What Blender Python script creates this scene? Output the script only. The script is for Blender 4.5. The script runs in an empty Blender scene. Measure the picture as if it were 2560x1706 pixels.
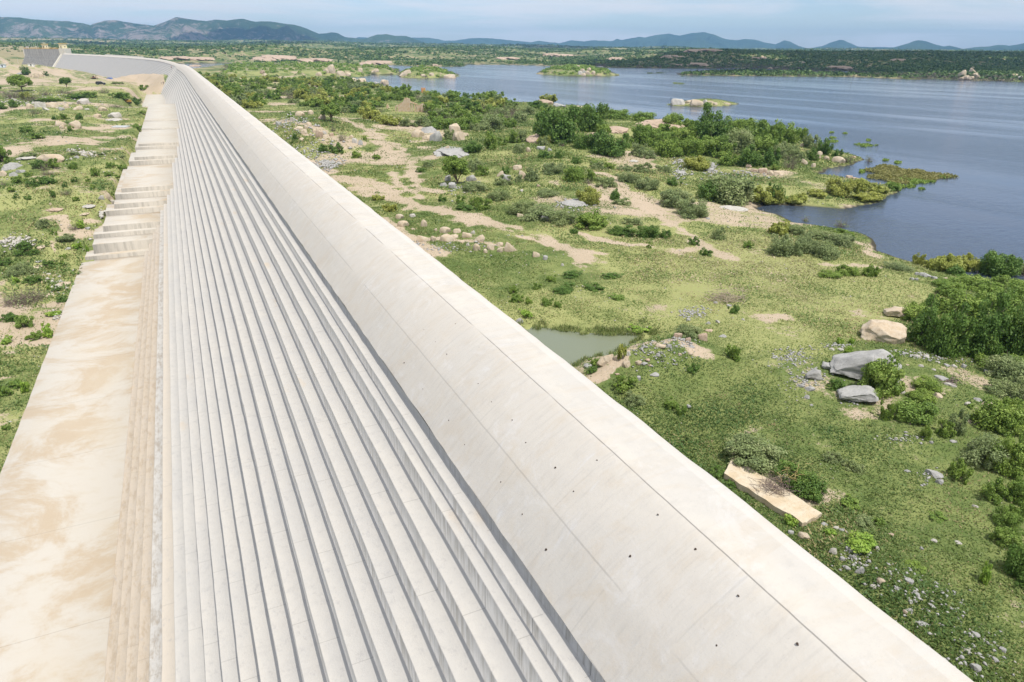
import bpy, bmesh, math, random
import numpy as np
from mathutils import Vector, Matrix

# ------------------------------------------------------------------ camera, sky, sun, exposure
SC = bpy.context.scene
COL = SC.collection
CZ = 33.0                                   # camera height above the datum (first apron slab about 0)
FPX = 1707.0                                # focal length in pixels of a 2560 px wide frame
ROLL = math.radians(0.35)

def _tocam(x, y):
    X = x - 1280.0; Y = -(y - 853.0)
    c, s = math.cos(ROLL), math.sin(ROLL)
    return X * c - Y * s, X * s + Y * c
_vx, _vy = _tocam(411, 116.5)
PITCH = math.atan(_vy / FPX)
YAW = math.atan(-_vx / math.hypot(FPX, _vy))
FW = np.array([math.sin(YAW) * math.cos(PITCH), math.cos(YAW) * math.cos(PITCH), -math.sin(PITCH)])
RT = np.array([math.cos(YAW), -math.sin(YAW), 0.0])
UP = np.cross(RT, FW)

cam_d = bpy.data.cameras.new('camera')
cam = bpy.data.objects.new('camera', cam_d); COL.objects.link(cam)
cam_d.sensor_width = 36.0
cam_d.lens = 36.0 * FPX / 2560.0
cam_d.clip_start = 0.3; cam_d.clip_end = 60000
_c, _s = math.cos(ROLL), math.sin(ROLL)
_r = RT * _c + UP * _s                       # camera rolled so that the horizon runs down to the right
_u = -RT * _s + UP * _c
cam.matrix_world = Matrix(((_r[0], _u[0], -FW[0], 0), (_r[1], _u[1], -FW[1], 0), (_r[2], _u[2], -FW[2], CZ), (0, 0, 0, 1)))
SC.camera = cam

SUN_EL = math.radians(66.0)
SUN_DIR = np.array([0.30, -0.954, 0.0]); SUN_DIR /= np.linalg.norm(SUN_DIR)
SUN_VEC = Vector((SUN_DIR[0] * math.cos(SUN_EL), SUN_DIR[1] * math.cos(SUN_EL), math.sin(SUN_EL)))
sun_d = bpy.data.lights.new('sun', 'SUN'); sun_d.energy = 4.2; sun_d.angle = math.radians(0.53); sun_d.color = (1.0, 0.955, 0.88)
sun = bpy.data.objects.new('sun', sun_d); COL.objects.link(sun)
sun.rotation_euler = (-SUN_VEC).to_track_quat('-Z', 'Y').to_euler()

SC.view_settings.view_transform = 'Standard'
SC.view_settings.look = 'None'
SC.view_settings.gamma = 1.0
SC.view_settings.use_curve_mapping = False
SC.view_settings.exposure = 0.22
SC.cycles.volume_bounces = 0
SC.cycles.max_bounces = 6
SC.cycles.transparent_max_bounces = 6
SC.cycles.volume_step_rate = 4.0

class NT:
    """small helper round a node tree"""
    def __init__(self, tree): self.t = tree
    def n(self, typ, ins=None, **kw):
        nd = self.t.nodes.new(typ)
        for k, v in kw.items(): setattr(nd, k, v)
        for k, v in (ins or {}).items():
            s = nd.inputs[k]
            if isinstance(v, bpy.types.NodeSocket): self.t.links.new(v, s)
            else: s.default_value = v
        return nd
    def link(self, a, b): self.t.links.new(a, b)
    def math(self, op, a, b=0.0, c=None, clamp=False):
        nd = self.n('ShaderNodeMath', operation=op, use_clamp=clamp)
        for i, v in enumerate((a, b, c)):
            if v is None: continue
            if isinstance(v, bpy.types.NodeSocket): self.link(v, nd.inputs[i])
            else: nd.inputs[i].default_value = v
        return nd.outputs[0]
    def mix(self, fac, a, b, blend='MIX'):
        nd = self.n('ShaderNodeMix', data_type='RGBA', blend_type=blend)
        for i, v in ((0, fac), (6, a), (7, b)):
            if isinstance(v, bpy.types.NodeSocket): self.link(v, nd.inputs[i])
            elif i == 0: nd.inputs[0].default_value = v
            else: nd.inputs[i].default_value = (v[0], v[1], v[2], 1)
        return nd.outputs[2]
    def noise(self, vec, scale, detail=3.0, rough=0.55, dist=0.0):
        ins = {'Scale': scale, 'Detail': detail, 'Roughness': rough, 'Distortion': dist}
        if vec is not None: ins['Vector'] = vec
        return self.n('ShaderNodeTexNoise', ins).outputs[0]
    def step(self, v, lo, hi):
        nd = self.n('ShaderNodeMapRange', {0: v, 1: lo, 2: hi, 3: 0.0, 4: 1.0}, interpolation_type='SMOOTHSTEP')
        return nd.outputs[0]
    def scale(self, vec, s):
        return self.n('ShaderNodeMapping', {'Vector': vec, 'Scale': s}).outputs[0]
    def attr(self, name): return self.n('ShaderNodeAttribute', attribute_name=name)
    def comb(self, x, y, z):
        nd = self.n('ShaderNodeCombineXYZ')
        for i, v in enumerate((x, y, z)):
            if isinstance(v, bpy.types.NodeSocket): self.link(v, nd.inputs[i])
            else: nd.inputs[i].default_value = v
        return nd.outputs[0]

W = bpy.data.worlds.new('World'); SC.world = W; W.use_nodes = True
w = NT(W.node_tree); W.node_tree.nodes.clear()
sky = w.n('ShaderNodeTexSky', sky_type='NISHITA', sun_disc=False, sun_elevation=SUN_EL,
          sun_rotation=math.atan2(SUN_DIR[0], SUN_DIR[1]), altitude=200.0, air_density=1.0, dust_density=0.5, ozone_density=1.8)
gen = w.n('ShaderNodeTexCoord').outputs['Generated']
sep = w.n('ShaderNodeSeparateXYZ', {0: gen})
# thin high cloud: project the direction on a cloud deck, streaky noise
zc = w.math('MAXIMUM', sep.outputs[2], 0.015)
px = w.math('DIVIDE', sep.outputs[0], w.math('ADD', zc, 0.05)); py = w.math('DIVIDE', sep.outputs[1], w.math('ADD', zc, 0.05))
deck = w.comb(px, py, 0.0)
n1 = w.noise(w.scale(deck, (0.30, 0.36, 1)), 1.0, 7.0, 0.62, 0.4)
n2 = w.noise(w.scale(deck, (0.12, 0.16, 1)), 1.0, 3.0, 0.5, 0.2)
cl = w.math('ADD', w.math('MULTIPLY', n1, 0.62), w.math('MULTIPLY', n2, 0.55))
cl = w.step(cl, 0.47, 0.66)
cl = w.math('MAXIMUM', w.math('MULTIPLY', cl, 0.85), w.math('MULTIPLY', w.step(sep.outputs[2], 0.18, 0.6), w.math('ADD', 0.66, w.math('MULTIPLY', n2, 0.5), None, True)))  # extra cloud cover overhead, added out of view to whiten the ambient light
skyb = w.mix(1.0, sky.outputs[0], (0.90, 0.99, 1.20), 'MULTIPLY')
skyc = w.mix(cl, skyb, (6.9, 7.0, 7.3))
bg = w.n('ShaderNodeBackground', {'Color': skyc, 'Strength': 0.115})
w.n('ShaderNodeOutputWorld', {'Surface': bg.outputs[0]})

# ------------------------------------------------------------------ pixels of the photograph -> points of the place
CROPS = {'c1': (0, 0, 3.647), 'A2': (640, 60, 3.647), 'A3': (1280, 60, 3.647), 'A4': (1920, 60, 3.647),
         'L5': (0, 350, 3.647), 'B1': (640, 350, 3.647), 'B2': (1280, 300, 3.647), 'B3': (1920, 300, 3.647), 'B4': (1240, 680, 3.647),
         'B5': (1920, 650, 3.647), 'B6': (1740, 1080, 2.505), 'L6': (0, 360, 6.818), 'L7': (0, 590, 8.252),
         'L8': (2200, 930, 4.239), 'L9': (0, 780, 3.647), 'c5': (0, 60, 8.711), 'c6': (250, 80, 8.711), 'F': (0, 0, 1.0)}
def P(code, x, y):
    a, b, s = CROPS[code]
    return a + x / s, b + y / s
def ray(x, y):
    a, b = _tocam(x, y)
    d = FW * FPX + RT * a + UP * b
    return d / np.linalg.norm(d)
def at_depth(x, y, D):
    """point on the pixel's ray lying D metres below the camera"""
    d = ray(x, y); q = d * (D / -d[2])
    return np.array([q[0], q[1], CZ - D])

# ------------------------------------------------------------------ numpy noise
def _h(ix, iy, seed):
    n = (ix.astype(np.int64) * 374761393 + iy.astype(np.int64) * 668265263 + seed * 982451653) & 0x7fffffff
    n = ((n ^ (n >> 13)) * 1274126177) & 0x7fffffff
    n = n ^ (n >> 16)
    return (n & 0xffff) / 65535.0
def vnoise(x, y, seed=0):
    x = np.asarray(x, float); y = np.asarray(y, float)
    ix = np.floor(x); iy = np.floor(y); fx = x - ix; fy = y - iy
    fx = fx * fx * (3 - 2 * fx); fy = fy * fy * (3 - 2 * fy)
    a = _h(ix, iy, seed); b = _h(ix + 1, iy, seed); c = _h(ix, iy + 1, seed); d = _h(ix + 1, iy + 1, seed)
    return (a * (1 - fx) + b * fx) * (1 - fy) + (c * (1 - fx) + d * fx) * fy
def fbm(x, y, seed=0, oct=4):
    v = 0.0; a = 0.5; t = 0.0
    for i in range(oct):
        v = v + a * vnoise(x * 2 ** i, y * 2 ** i, seed + i * 17); t += a; a *= 0.5
    return v / t
def sstep(v, lo, hi):
    t = np.clip((v - lo) / (hi - lo), 0, 1); return t * t * (3 - 2 * t)

# ------------------------------------------------------------------ plan of the dam
_cy = np.arange(-80, 1000.5, 1.0)
_cx = np.interp(_cy, [-80, 440, 490, 533, 580, 645, 700, 816, 913.5, 1000], [0, 0, -1, -3.5, -6.5, -12.5, -23.6, -62.3, -106, -147])
for _ in range(3): _cx = np.convolve(np.pad(_cx, 20, mode='edge'), np.ones(41) / 41, 'valid')
def Bx(y): return np.interp(y, _cy, _cx)
def lift(y): return np.clip((y - 450) * 0.008, 0, 3.75) + 1.4 * sstep(y, 508, 526)
Y_END = 913.5

# ------------------------------------------------------------------ shore lines
ZW = CZ - 23.0
def px_poly(pts, D=23.0):
    return np.array([at_depth(x, y, D)[:2] for x, y in pts])
near_px = [(560, 163), (700, 186), (905, 203), (960, 215), (1010, 226), (1161, 247), (1251, 256), (1330, 262), (1420, 266), (1472, 267), (1445, 274), (1431, 282),
           (1480, 284), (1530, 287), (1600, 294), (1700, 308), (1800, 322), (1900, 335), (2000, 352), (2060, 368), (2080, 377), (2134, 390),
           (2150, 398), (2128, 409), (2117, 413), (2075, 420), (2038, 433), (2060, 440), (2090, 444), (2130, 449), (2167, 458), (2235, 470),
           (2246, 476), (2213, 500), (2180, 511), (2109, 522), (2040, 516), (1964, 514), (1920, 513), (1893, 520), (1900, 529), (1930, 536),
           (1965, 545), (1990, 556), (2030, 562), (2073, 567), (2120, 578), (2165, 587), (2178, 596), (2184, 606), (2194, 628), (2225, 640), (2276, 654),
           (2340, 668), (2430, 690), (2560, 705), (3000, 770)]
near_poly = np.vstack([px_poly(near_px), [[220, 60], [260, -60], [260, -300], [0, -300], [-20, 400], [-40, 640]]])
pen_poly = px_poly([(560, 166), (640, 168), (730, 166), (800, 166), (880, 167), (935, 173), (1000, 176), (1002, 188), (930, 187), (905, 193), (870, 193), (760, 195), (640, 197), (540, 200)])
isl1_poly = px_poly([(994, 183), (1030, 176), (1090, 177), (1145, 186), (1143, 195), (1090, 196), (1020, 196), (992, 191)])
isl2_poly = px_poly([(1344, 182), (1380, 176), (1420, 174), (1470, 174), (1500, 179), (1548, 187), (1545, 190), (1490, 191), (1450, 192), (1400, 190), (1345, 186)])
isl3_poly = px_poly([(1674, 262), (1700, 254), (1760, 252), (1800, 254), (1857, 259), (1850, 263), (1800, 266), (1740, 267), (1690, 265)])
spit_poly = px_poly([(1690, 186), (1760, 182), (1860, 181), (1960, 183), (2050, 186), (2200, 190), (2300, 192), (2300, 200), (2150, 193), (1950, 191.5), (1800, 190), (1700, 189)])
far_px = [(560, 157), (640, 158.7), (832, 158.7), (980, 163.7), (1073, 167.5), (1161, 166.5), (1168, 161.5), (1280, 162.5), (1398, 165.8), (1483, 166), (1513, 169.3), (1664, 171.5), (1780, 172),
          (1860, 171.5), (1920, 173), (1980, 177), (2040, 180), (2120, 178), (2150, 186), (2190, 193), (2331, 198), (2440, 201.5), (2560, 205.5), (2900, 220)]
far_poly = np.vstack([[[-330, 990], [0, 1190]], px_poly(far_px), [[900, 250], [1300, -300], [1500, -2500], [40000, -2500], [40000, 40000], [-40000, 40000], [-40000, 990]]])

def sdf(poly, x, y):
    """signed distance, positive inside"""
    d2 = np.full(x.shape, 1e18); ins = np.zeros(x.shape, bool)
    n = len(poly)
    for i in range(n):
        ax, ay = poly[i]; bx, by = poly[(i + 1) % n]
        ex, ey = bx - ax, by - ay
        t = np.clip(((x - ax) * ex + (y - ay) * ey) / (ex * ex + ey * ey + 1e-9), 0, 1)
        dx = x - ax - t * ex; dy = y - ay - t * ey
        d2 = np.minimum(d2, dx * dx + dy * dy)
        if ay != by:
            c = ((ay > y) != (by > y)) & (x < ex * (y - ay) / (by - ay) + ax)
            ins ^= c
    return np.where(ins, 1, -1) * np.sqrt(d2)
def line_dist(pts, x, y):
    d2 = np.full(x.shape, 1e18)
    for i in range(len(pts) - 1):
        ax, ay = pts[i][:2]; bx, by = pts[i + 1][:2]
        ex, ey = bx - ax, by - ay
        t = np.clip(((x - ax) * ex + (y - ay) * ey) / (ex * ex + ey * ey + 1e-9), 0, 1)
        d2 = np.minimum(d2, (x - ax - t * ex) ** 2 + (y - ay - t * ey) ** 2)
    return np.sqrt(d2)

# heaps and knolls: (crop, x, y, assumed depth, radius m, height m)
BUMPS = [(at_depth(*P(c, x, y), D)[:2], r, h) for c, x, y, D, r, h in [
    ('B4', 1180, 900, 20.5, 2.6, 0.9), ('B4', 1420, 850, 20.5, 2.4, 0.8), ('B4', 1680, 760, 20.5, 3.0, 0.8),
    ('A2', 250, 900, 19, 20, 2.2), ('A2', 500, 980, 19, 16, 2.0), ('A2', 900, 1080, 19.5, 9, 1.4),
    ('B6', 1000, 800, 20.3, 2.0, 0.5), ('B6', 1400, 1100, 20.3, 2.6, 0.5),
    ('A3', 1000, 980, 20.5, 25, 1.4), ('A3', 1400, 1080, 20.5, 22, 1.0), ('A3', 400, 1080, 20.5, 16, 0.8),
    ('B5', 900, 1100, 20.5, 9, 0.7), ('B2', 300, 450, 20.5, 14, 1.0), ('B2', 1000, 560, 20.5, 10, 0.7),
    ('A2', 1810, 1190, 20.4, 7, 0.7), ('B5', 1900, 500, 20.5, 12, 0.5),
    ('L6', 1080, 1300, 29.5, 6, 1.3), ('L6', 1500, 1420, 29.7, 3, 0.9), ('L6', 1250, 860, 27.6, 5, 0.9), ('L6', 900, 300, 25.5, 8, 0.7),
    ('L7', 500, 120, 30.5, 5, 1.0), ('L7', 850, 300, 31.0, 3, 0.6), ('L7', 480, 720, 31.5, 4, 0.8), ('c1', 450, 950, 23.5, 14, 1.0)]]
BUMPS += [(np.array([-95.0, 560.0]), 48, 3.5), (np.array([-116.0, 706.0]), 56, 15.8), (np.array([-68.0, 742.0]), 36, 4.0), (np.array([-155.0, 640.0]), 40, 7.0),
          (np.array([-185.0, 860.0]), 60, 12.0), (np.array([-215.0, 930.0]), 55, 9.0), (np.array([-330.0, 1400.0]), 260, 16.0),
          (np.array([-620.0, 1500.0]), 300, 16.0),
          (np.array([130.0, 1450.0]), 110, 11.0), (np.array([220.0, 1500.0]), 120, 9.0)]
BERM = np.array([at_depth(*q) for q in [(283, 197, 20.6), (310, 190.5, 19.4), (337, 185.5, 18.4), (380, 185.0, 17.8), (412, 187.5, 17.5), (424, 189, 17.4)]])

POND_POLY = np.array([at_depth(x, y, 21.3)[:2] for x, y in [(1290, 826), (1330, 822), (1365, 825), (1400, 828), (1470, 832), (1530, 836), (1585, 836), (1622, 838), (1600, 858), (1575, 872), (1540, 880), (1520, 895), (1475, 908), (1440, 916), (1400, 925), (1300, 860)]])
Z_POND = CZ - 21.3

def height(x, y):
    x = np.asarray(x, float); y = np.asarray(y, float)
    R = np.hypot(x, y)
    sd = sdf(near_poly, x, y)
    for pl, k in ((pen_poly, 1.0), (isl1_poly, 1.0), (isl2_poly, 1.0), (isl3_poly, 1.0), (spit_poly, 0.6), (far_poly, 1.0)):
        sd = np.maximum(sd, sdf(pl, x, y) * k)
    sd = sd + (fbm(x / 7.0, y / 7.0, 5, 3) - 0.5) * np.clip(R / 40, 1.2, 9)
    isl = np.maximum(np.maximum(sdf(isl2_poly, x, y), sdf(isl1_poly, x, y)), sdf(pen_poly, x, y))
    land = np.where(sd > 0, 2.45 * (1 - np.exp(-np.maximum(sd, 0) / 13.0)), np.maximum(sd * 0.13, -4.0))
    land = land + np.where(isl > 0, 2.6 * sstep(isl, 2, 16), 0)
    bump = np.zeros_like(x)
    for c, r, h in BUMPS:
        d2 = (x - c[0]) ** 2 + (y - c[1]) ** 2
        m = d2 < (3.2 * r) ** 2
        if m.any(): bump[m] += h * np.exp(-d2[m] / (r * r)) * (0.75 + 0.5 * fbm(x[m] / (r * .4), y[m] / (r * .4), 31, 3))
    small = (fbm(x / 34.0, y / 34.0, 1, 3) - 0.5) * 1.7 + (fbm(x / 9.0, y / 9.0, 9, 3) - 0.5) * 0.55
    small *= sstep(sd, 2, 20)
    az = np.degrees(np.arctan2(x, y))
    top = np.interp(az, [-70, -14, 6, 16, 28, 40, 62, 100], [26, 26, 24, 19, 9, -2, -6, -6])
    far = sstep(sdf(far_poly, x, y), 0, 260) * ((fbm(x / 420.0, y / 420.0, 3, 4) - 0.38) * 34)
    far = far + (20.5 + top) * sstep(R, 1150, 4800) * sstep(sdf(far_poly, x, y), 0, 400)
    # the dark low rise on the right far shore
    far = far + sstep(sdf(far_poly, x, y), 0, 130) * 8 * np.exp(-((az - 50) / 9.0) ** 2) * sstep(R, 300, 700) * (1 - sstep(R, 1500, 2600))
    far = far + sstep(sdf(far_poly, x, y), 0, 150) * 12 * np.exp(-((az - 40) / 5.0) ** 2) * (1 - sstep(R, 1900, 2800))
    hu = ZW + land + small + bump + np.where(sdf(far_poly, x, y) > 0, far, 0)
    # downstream side
    bxx = Bx(np.clip(y, -80, 1000))
    hd = CZ - np.interp(y, [-60, 0, 110, 130, 135, 144, 152, 159, 186, 192, 260, 340, 420, 500, 580, 680, 800, 920, 1000], [33.85, 33.85, 33.75, 33.5, 32.9, 30.8, 29.0, 27.3, 26.7, 25.3, 24.0, 22.8, 20.6, 20.8, 23.5, 29, 32.5, 33, 28])
    left = np.clip(bxx - x, 0, 500)
    hd = hd + np.interp(y, [0, 150, 300, 450, 600], [0.8, 0.8, 1.4, 0.5, 0]) * sstep(left, 18.5, 32)
    hd = hd + sstep(left, 110, 190) * sstep(y, 560, 900) * 15 + sstep(y, 945, 1010) * sstep(left, 20, 60) * 14 + 15 * np.exp(-((x + 172) ** 2 + (y - 965) ** 2) / 30.0 ** 2)
    sm = (fbm(x / 16.0, y / 16.0, 4, 4) - 0.5) * 1.5 + (fbm(x / 4.0, y / 4.0, 8, 3) - 0.5) * 0.4
    hd = hd + sm * sstep(left, 17, 26) + bump
    hd = hd - 7.2 * sstep(y, 335, 352) * (1 - sstep(y, 520, 548)) * (1 - sstep(left, 15, 22))
    hd = hd - np.interp(y, [-60, 335, 352, 500, 520], [2.5, 2.5, 0, 0, 0]) * (1 - sstep(left, np.interp(y, [0, 125, 340], [16.2, 15.0, 8.6]), np.interp(y, [0, 125, 340], [18.2, 16.6, 10.0])))
    bd = line_dist(BERM, x, y)
    bz = np.interp(x, BERM[:, 0], BERM[:, 2])
    hd = np.maximum(hd, bz - 0.60 * np.maximum(bd - 1.5, 0) + (fbm(x / 5, y / 5, 77, 3) - .5) * 1.4)
    dn = (x < bxx + 5) & (y < 1060)
    kk = sstep(y, 960, 1060)
    h = np.where(dn, hd * (1 - kk) + np.maximum(hu, hd) * kk, hu)
    # pond beside the dam
    pd = sdf(POND_POLY, x, y) + (fbm(x / 1.3, y / 1.3, 88, 3) - .5) * 2.0
    near = (x > 5) & (R < 90)
    h = np.where(near & (pd > -6), np.where(pd > 0, Z_POND - 0.05 - np.minimum(pd * .25, .8), np.minimum(h, Z_POND + 0.05 + np.maximum(-pd, 0) * 0.22 + np.maximum(bump, 0))), h)
    return h

NP = 240
def dam_z(x, y):
    """rough outer surface of the dam, for setting things on it"""
    lx = x - Bx(y)
    k = np.floor((lx - 0.11) / 0.746)
    z = CZ - (21.96 - 0.9 * np.minimum(k, 8)) + lift(y)
    z = np.where((lx > 6.9) & (y < 515), CZ - np.interp(lx, [6.9, 7.5, 8.1, 8.8, 9.5, 10.2, 12], [13.5, 12.9, 12.2, 11.65, 11.25, 11.05, 11.0]) + lift(y), z)
    return np.where((lx > -16) & (lx < 12) & (y < Y_END), z, -99.0)
def lake(X, Y, H): return np.where(X > Bx(np.clip(Y, -80, 1000)) + 6, np.maximum(H, ZW), H)
def hit(px, py, extra=None):
    """first point of the ground (or dam) under a pixel of the photograph"""
    d = ray(px, py)
    t = np.geomspace(18, 9000, NP)
    for rep in range(2):
        X = d[0] * t; Y = d[1] * t; Z = CZ + d[2] * t
        H = np.maximum(lake(X, Y, height(X, Y)), dam_z(X, Y))
        below = np.nonzero(Z < H)[0]
        if len(below) == 0: return np.array([X[-1], Y[-1], H[-1]])
        i = below[0]
        if rep == 0: t = np.linspace(t[max(i - 1, 0)], t[i], 24)
    return np.array([X[i], Y[i], H[i]])
def hit_ground(px, py):
    d = ray(px, py)
    t = np.geomspace(18, 9000, NP)
    for rep in range(2):
        X = d[0] * t; Y = d[1] * t; Z = CZ + d[2] * t
        H = lake(X, Y, height(X, Y))
        below = np.nonzero(Z < H)[0]
        if len(below) == 0: return np.array([X[-1], Y[-1], H[-1]])
        i = below[0]
        if rep == 0: t = np.linspace(t[max(i - 1, 0)], t[i], 24)
    return np.array([X[i], Y[i], H[i]])
def depth_of(p): return float((np.array([p[0], p[1], p[2] - CZ])) @ FW)

# ------------------------------------------------------------------ object helpers
def tag(o, label=None, cat=None, group=None, kind=None):
    if label: o['label'] = label
    if cat: o['category'] = cat
    if group: o['group'] = group
    if kind: o['kind'] = kind
    return o
def np_mesh(name, V, F, attrs=None, smooth=False, mats=None, midx=None):
    """V (n,3); F (m,k) array or list of such arrays of vertex indices"""
    me = bpy.data.meshes.new(name)
    Fs = F if isinstance(F, list) else [F]
    Fs = [np.asarray(f, np.int32) for f in Fs if len(f)]
    V = np.asarray(V, np.float32)
    me.vertices.add(len(V)); me.vertices.foreach_set('co', V.ravel())
    loops = np.concatenate([f.ravel() for f in Fs])
    sizes = np.concatenate([np.full(len(f), f.shape[1], np.int32) for f in Fs])
    starts = np.concatenate([[0], np.cumsum(sizes)[:-1]]).astype(np.int32)
    me.loops.add(len(loops)); me.loops.foreach_set('vertex_index', loops)
    me.polygons.add(len(sizes)); me.polygons.foreach_set('loop_start', starts); me.polygons.foreach_set('loop_total', sizes)
    if smooth: me.polygons.foreach_set('use_smooth', np.ones(len(sizes), bool))
    if midx is not None: me.polygons.foreach_set('material_index', np.asarray(midx, np.int32))
    me.update(calc_edges=True)
    for k, v in (attrs or {}).items():
        a = me.attributes.new(k, 'FLOAT', 'POINT'); a.data.foreach_set('value', np.asarray(v, np.float32))
    for m in (mats or []): me.materials.append(m)
    return me
def link(name, me, parent=None, loc=None):
    o = bpy.data.objects.new(name, me); COL.objects.link(o)
    if parent is not None: o.parent = parent
    if loc is not None: o.location = loc
    return o
def empty(name, loc, rz=0.0):
    o = bpy.data.objects.new(name, None); COL.objects.link(o)
    o.location = loc; o.rotation_euler = (0, 0, rz); o.empty_display_size = 0.3
    return o
class MB:
    """collects boxes and tubes into one mesh"""
    def __init__(self): self.bm = bmesh.new()
    def box(self, x0, x1, y0, y1, z0, z1, bev=0.0):
        r = bmesh.ops.create_cube(self.bm, size=1.0)
        for v in r['verts']:
            v.co = Vector((x0 + (v.co.x + .5) * (x1 - x0), y0 + (v.co.y + .5) * (y1 - y0), z0 + (v.co.z + .5) * (z1 - z0)))
        if bev:
            es = list({e for v in r['verts'] for e in v.link_edges})
            bmesh.ops.bevel(self.bm, geom=es, offset=bev, segments=2, affect='EDGES')
        return self
    def prism(self, pts, y0, y1):
        """polygon in x,z extruded along y"""
        a = [self.bm.verts.new((x, y0, z)) for x, z in pts]; b = [self.bm.verts.new((x, y1, z)) for x, z in pts]
        n = len(pts)
        self.bm.faces.new(a); self.bm.faces.new(b[::-1])
        for i in range(n): self.bm.faces.new((a[i], b[i], b[(i + 1) % n], a[(i + 1) % n]))
        bmesh.ops.recalc_face_normals(self.bm, faces=self.bm.faces[:])
        return self
    def tube(self, p0, p1, r0, r1=None, n=8):
        p0 = Vector(p0); p1 = Vector(p1); r1 = r0 if r1 is None else r1
        q = (p1 - p0).to_track_quat('Z', 'Y')
        A = []; B = []
        for i in range(n):
            a = 2 * math.pi * i / n; v = Vector((math.cos(a), math.sin(a), 0))
            A.append(self.bm.verts.new(p0 + q @ (v * r0))); B.append(self.bm.verts.new(p1 + q @ (v * r1)))
        for i in range(n): self.bm.faces.new((A[i], A[(i + 1) % n], B[(i + 1) % n], B[i]))
        self.bm.faces.new(A[::-1]); self.bm.faces.new(B)
        return self
    def build(self, name, m, parent=None, loc=None, smooth=False):
        me = bpy.data.meshes.new(name); self.bm.to_mesh(me); self.bm.free()
        if smooth:
            for p in me.polygons: p.use_smooth = True
        me.materials.append(m)
        return link(name, me, parent, loc)

# ------------------------------------------------------------------ materials
def new_mat(name):
    m = bpy.data.materials.new(name); m.use_nodes = True
    m.node_tree.nodes.clear()
    return m, NT(m.node_tree)
def finish(t, col, rough=0.85, bump=None, bstr=0.3, bdist=0.05, spec=0.3, metal=0.0, transl=0.0):
    ins = {'Roughness': rough, 'Specular IOR Level': spec, 'Metallic': metal}
    p = t.n('ShaderNodeBsdfPrincipled', ins)
    if isinstance(col, bpy.types.NodeSocket): t.link(col, p.inputs['Base Color'])
    else: p.inputs['Base Color'].default_value = (*col, 1)
    if bump is not None:
        b = t.n('ShaderNodeBump', {'Strength': bstr, 'Distance': bdist, 'Height': bump})
        t.link(b.outputs[0], p.inputs['Normal'])
    out = p.outputs[0]
    if transl:
        tr = t.n('ShaderNodeBsdfTranslucent')
        if isinstance(col, bpy.types.NodeSocket): t.link(col, tr.inputs[0])
        ms = t.n('ShaderNodeMixShader', {0: transl, 1: out, 2: tr.outputs[0]}); out = ms.outputs[0]
    t.n('ShaderNodeOutputMaterial', {'Surface': out})
def plain(name, col, rough=0.6, var=0.12, scale=2.0, spec=0.4, metal=0.0):
    m, t = new_mat(name)
    pos = t.n('ShaderNodeTexCoord').outputs['Object']
    n = t.noise(pos, scale, 4, 0.6)
    c = t.mix(n, tuple(v * (1 - var) for v in col), tuple(min(v * (1 + var), 1) for v in col))
    finish(t, c, rough, n, 0.1, 0.02, spec, metal)
    return m

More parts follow.
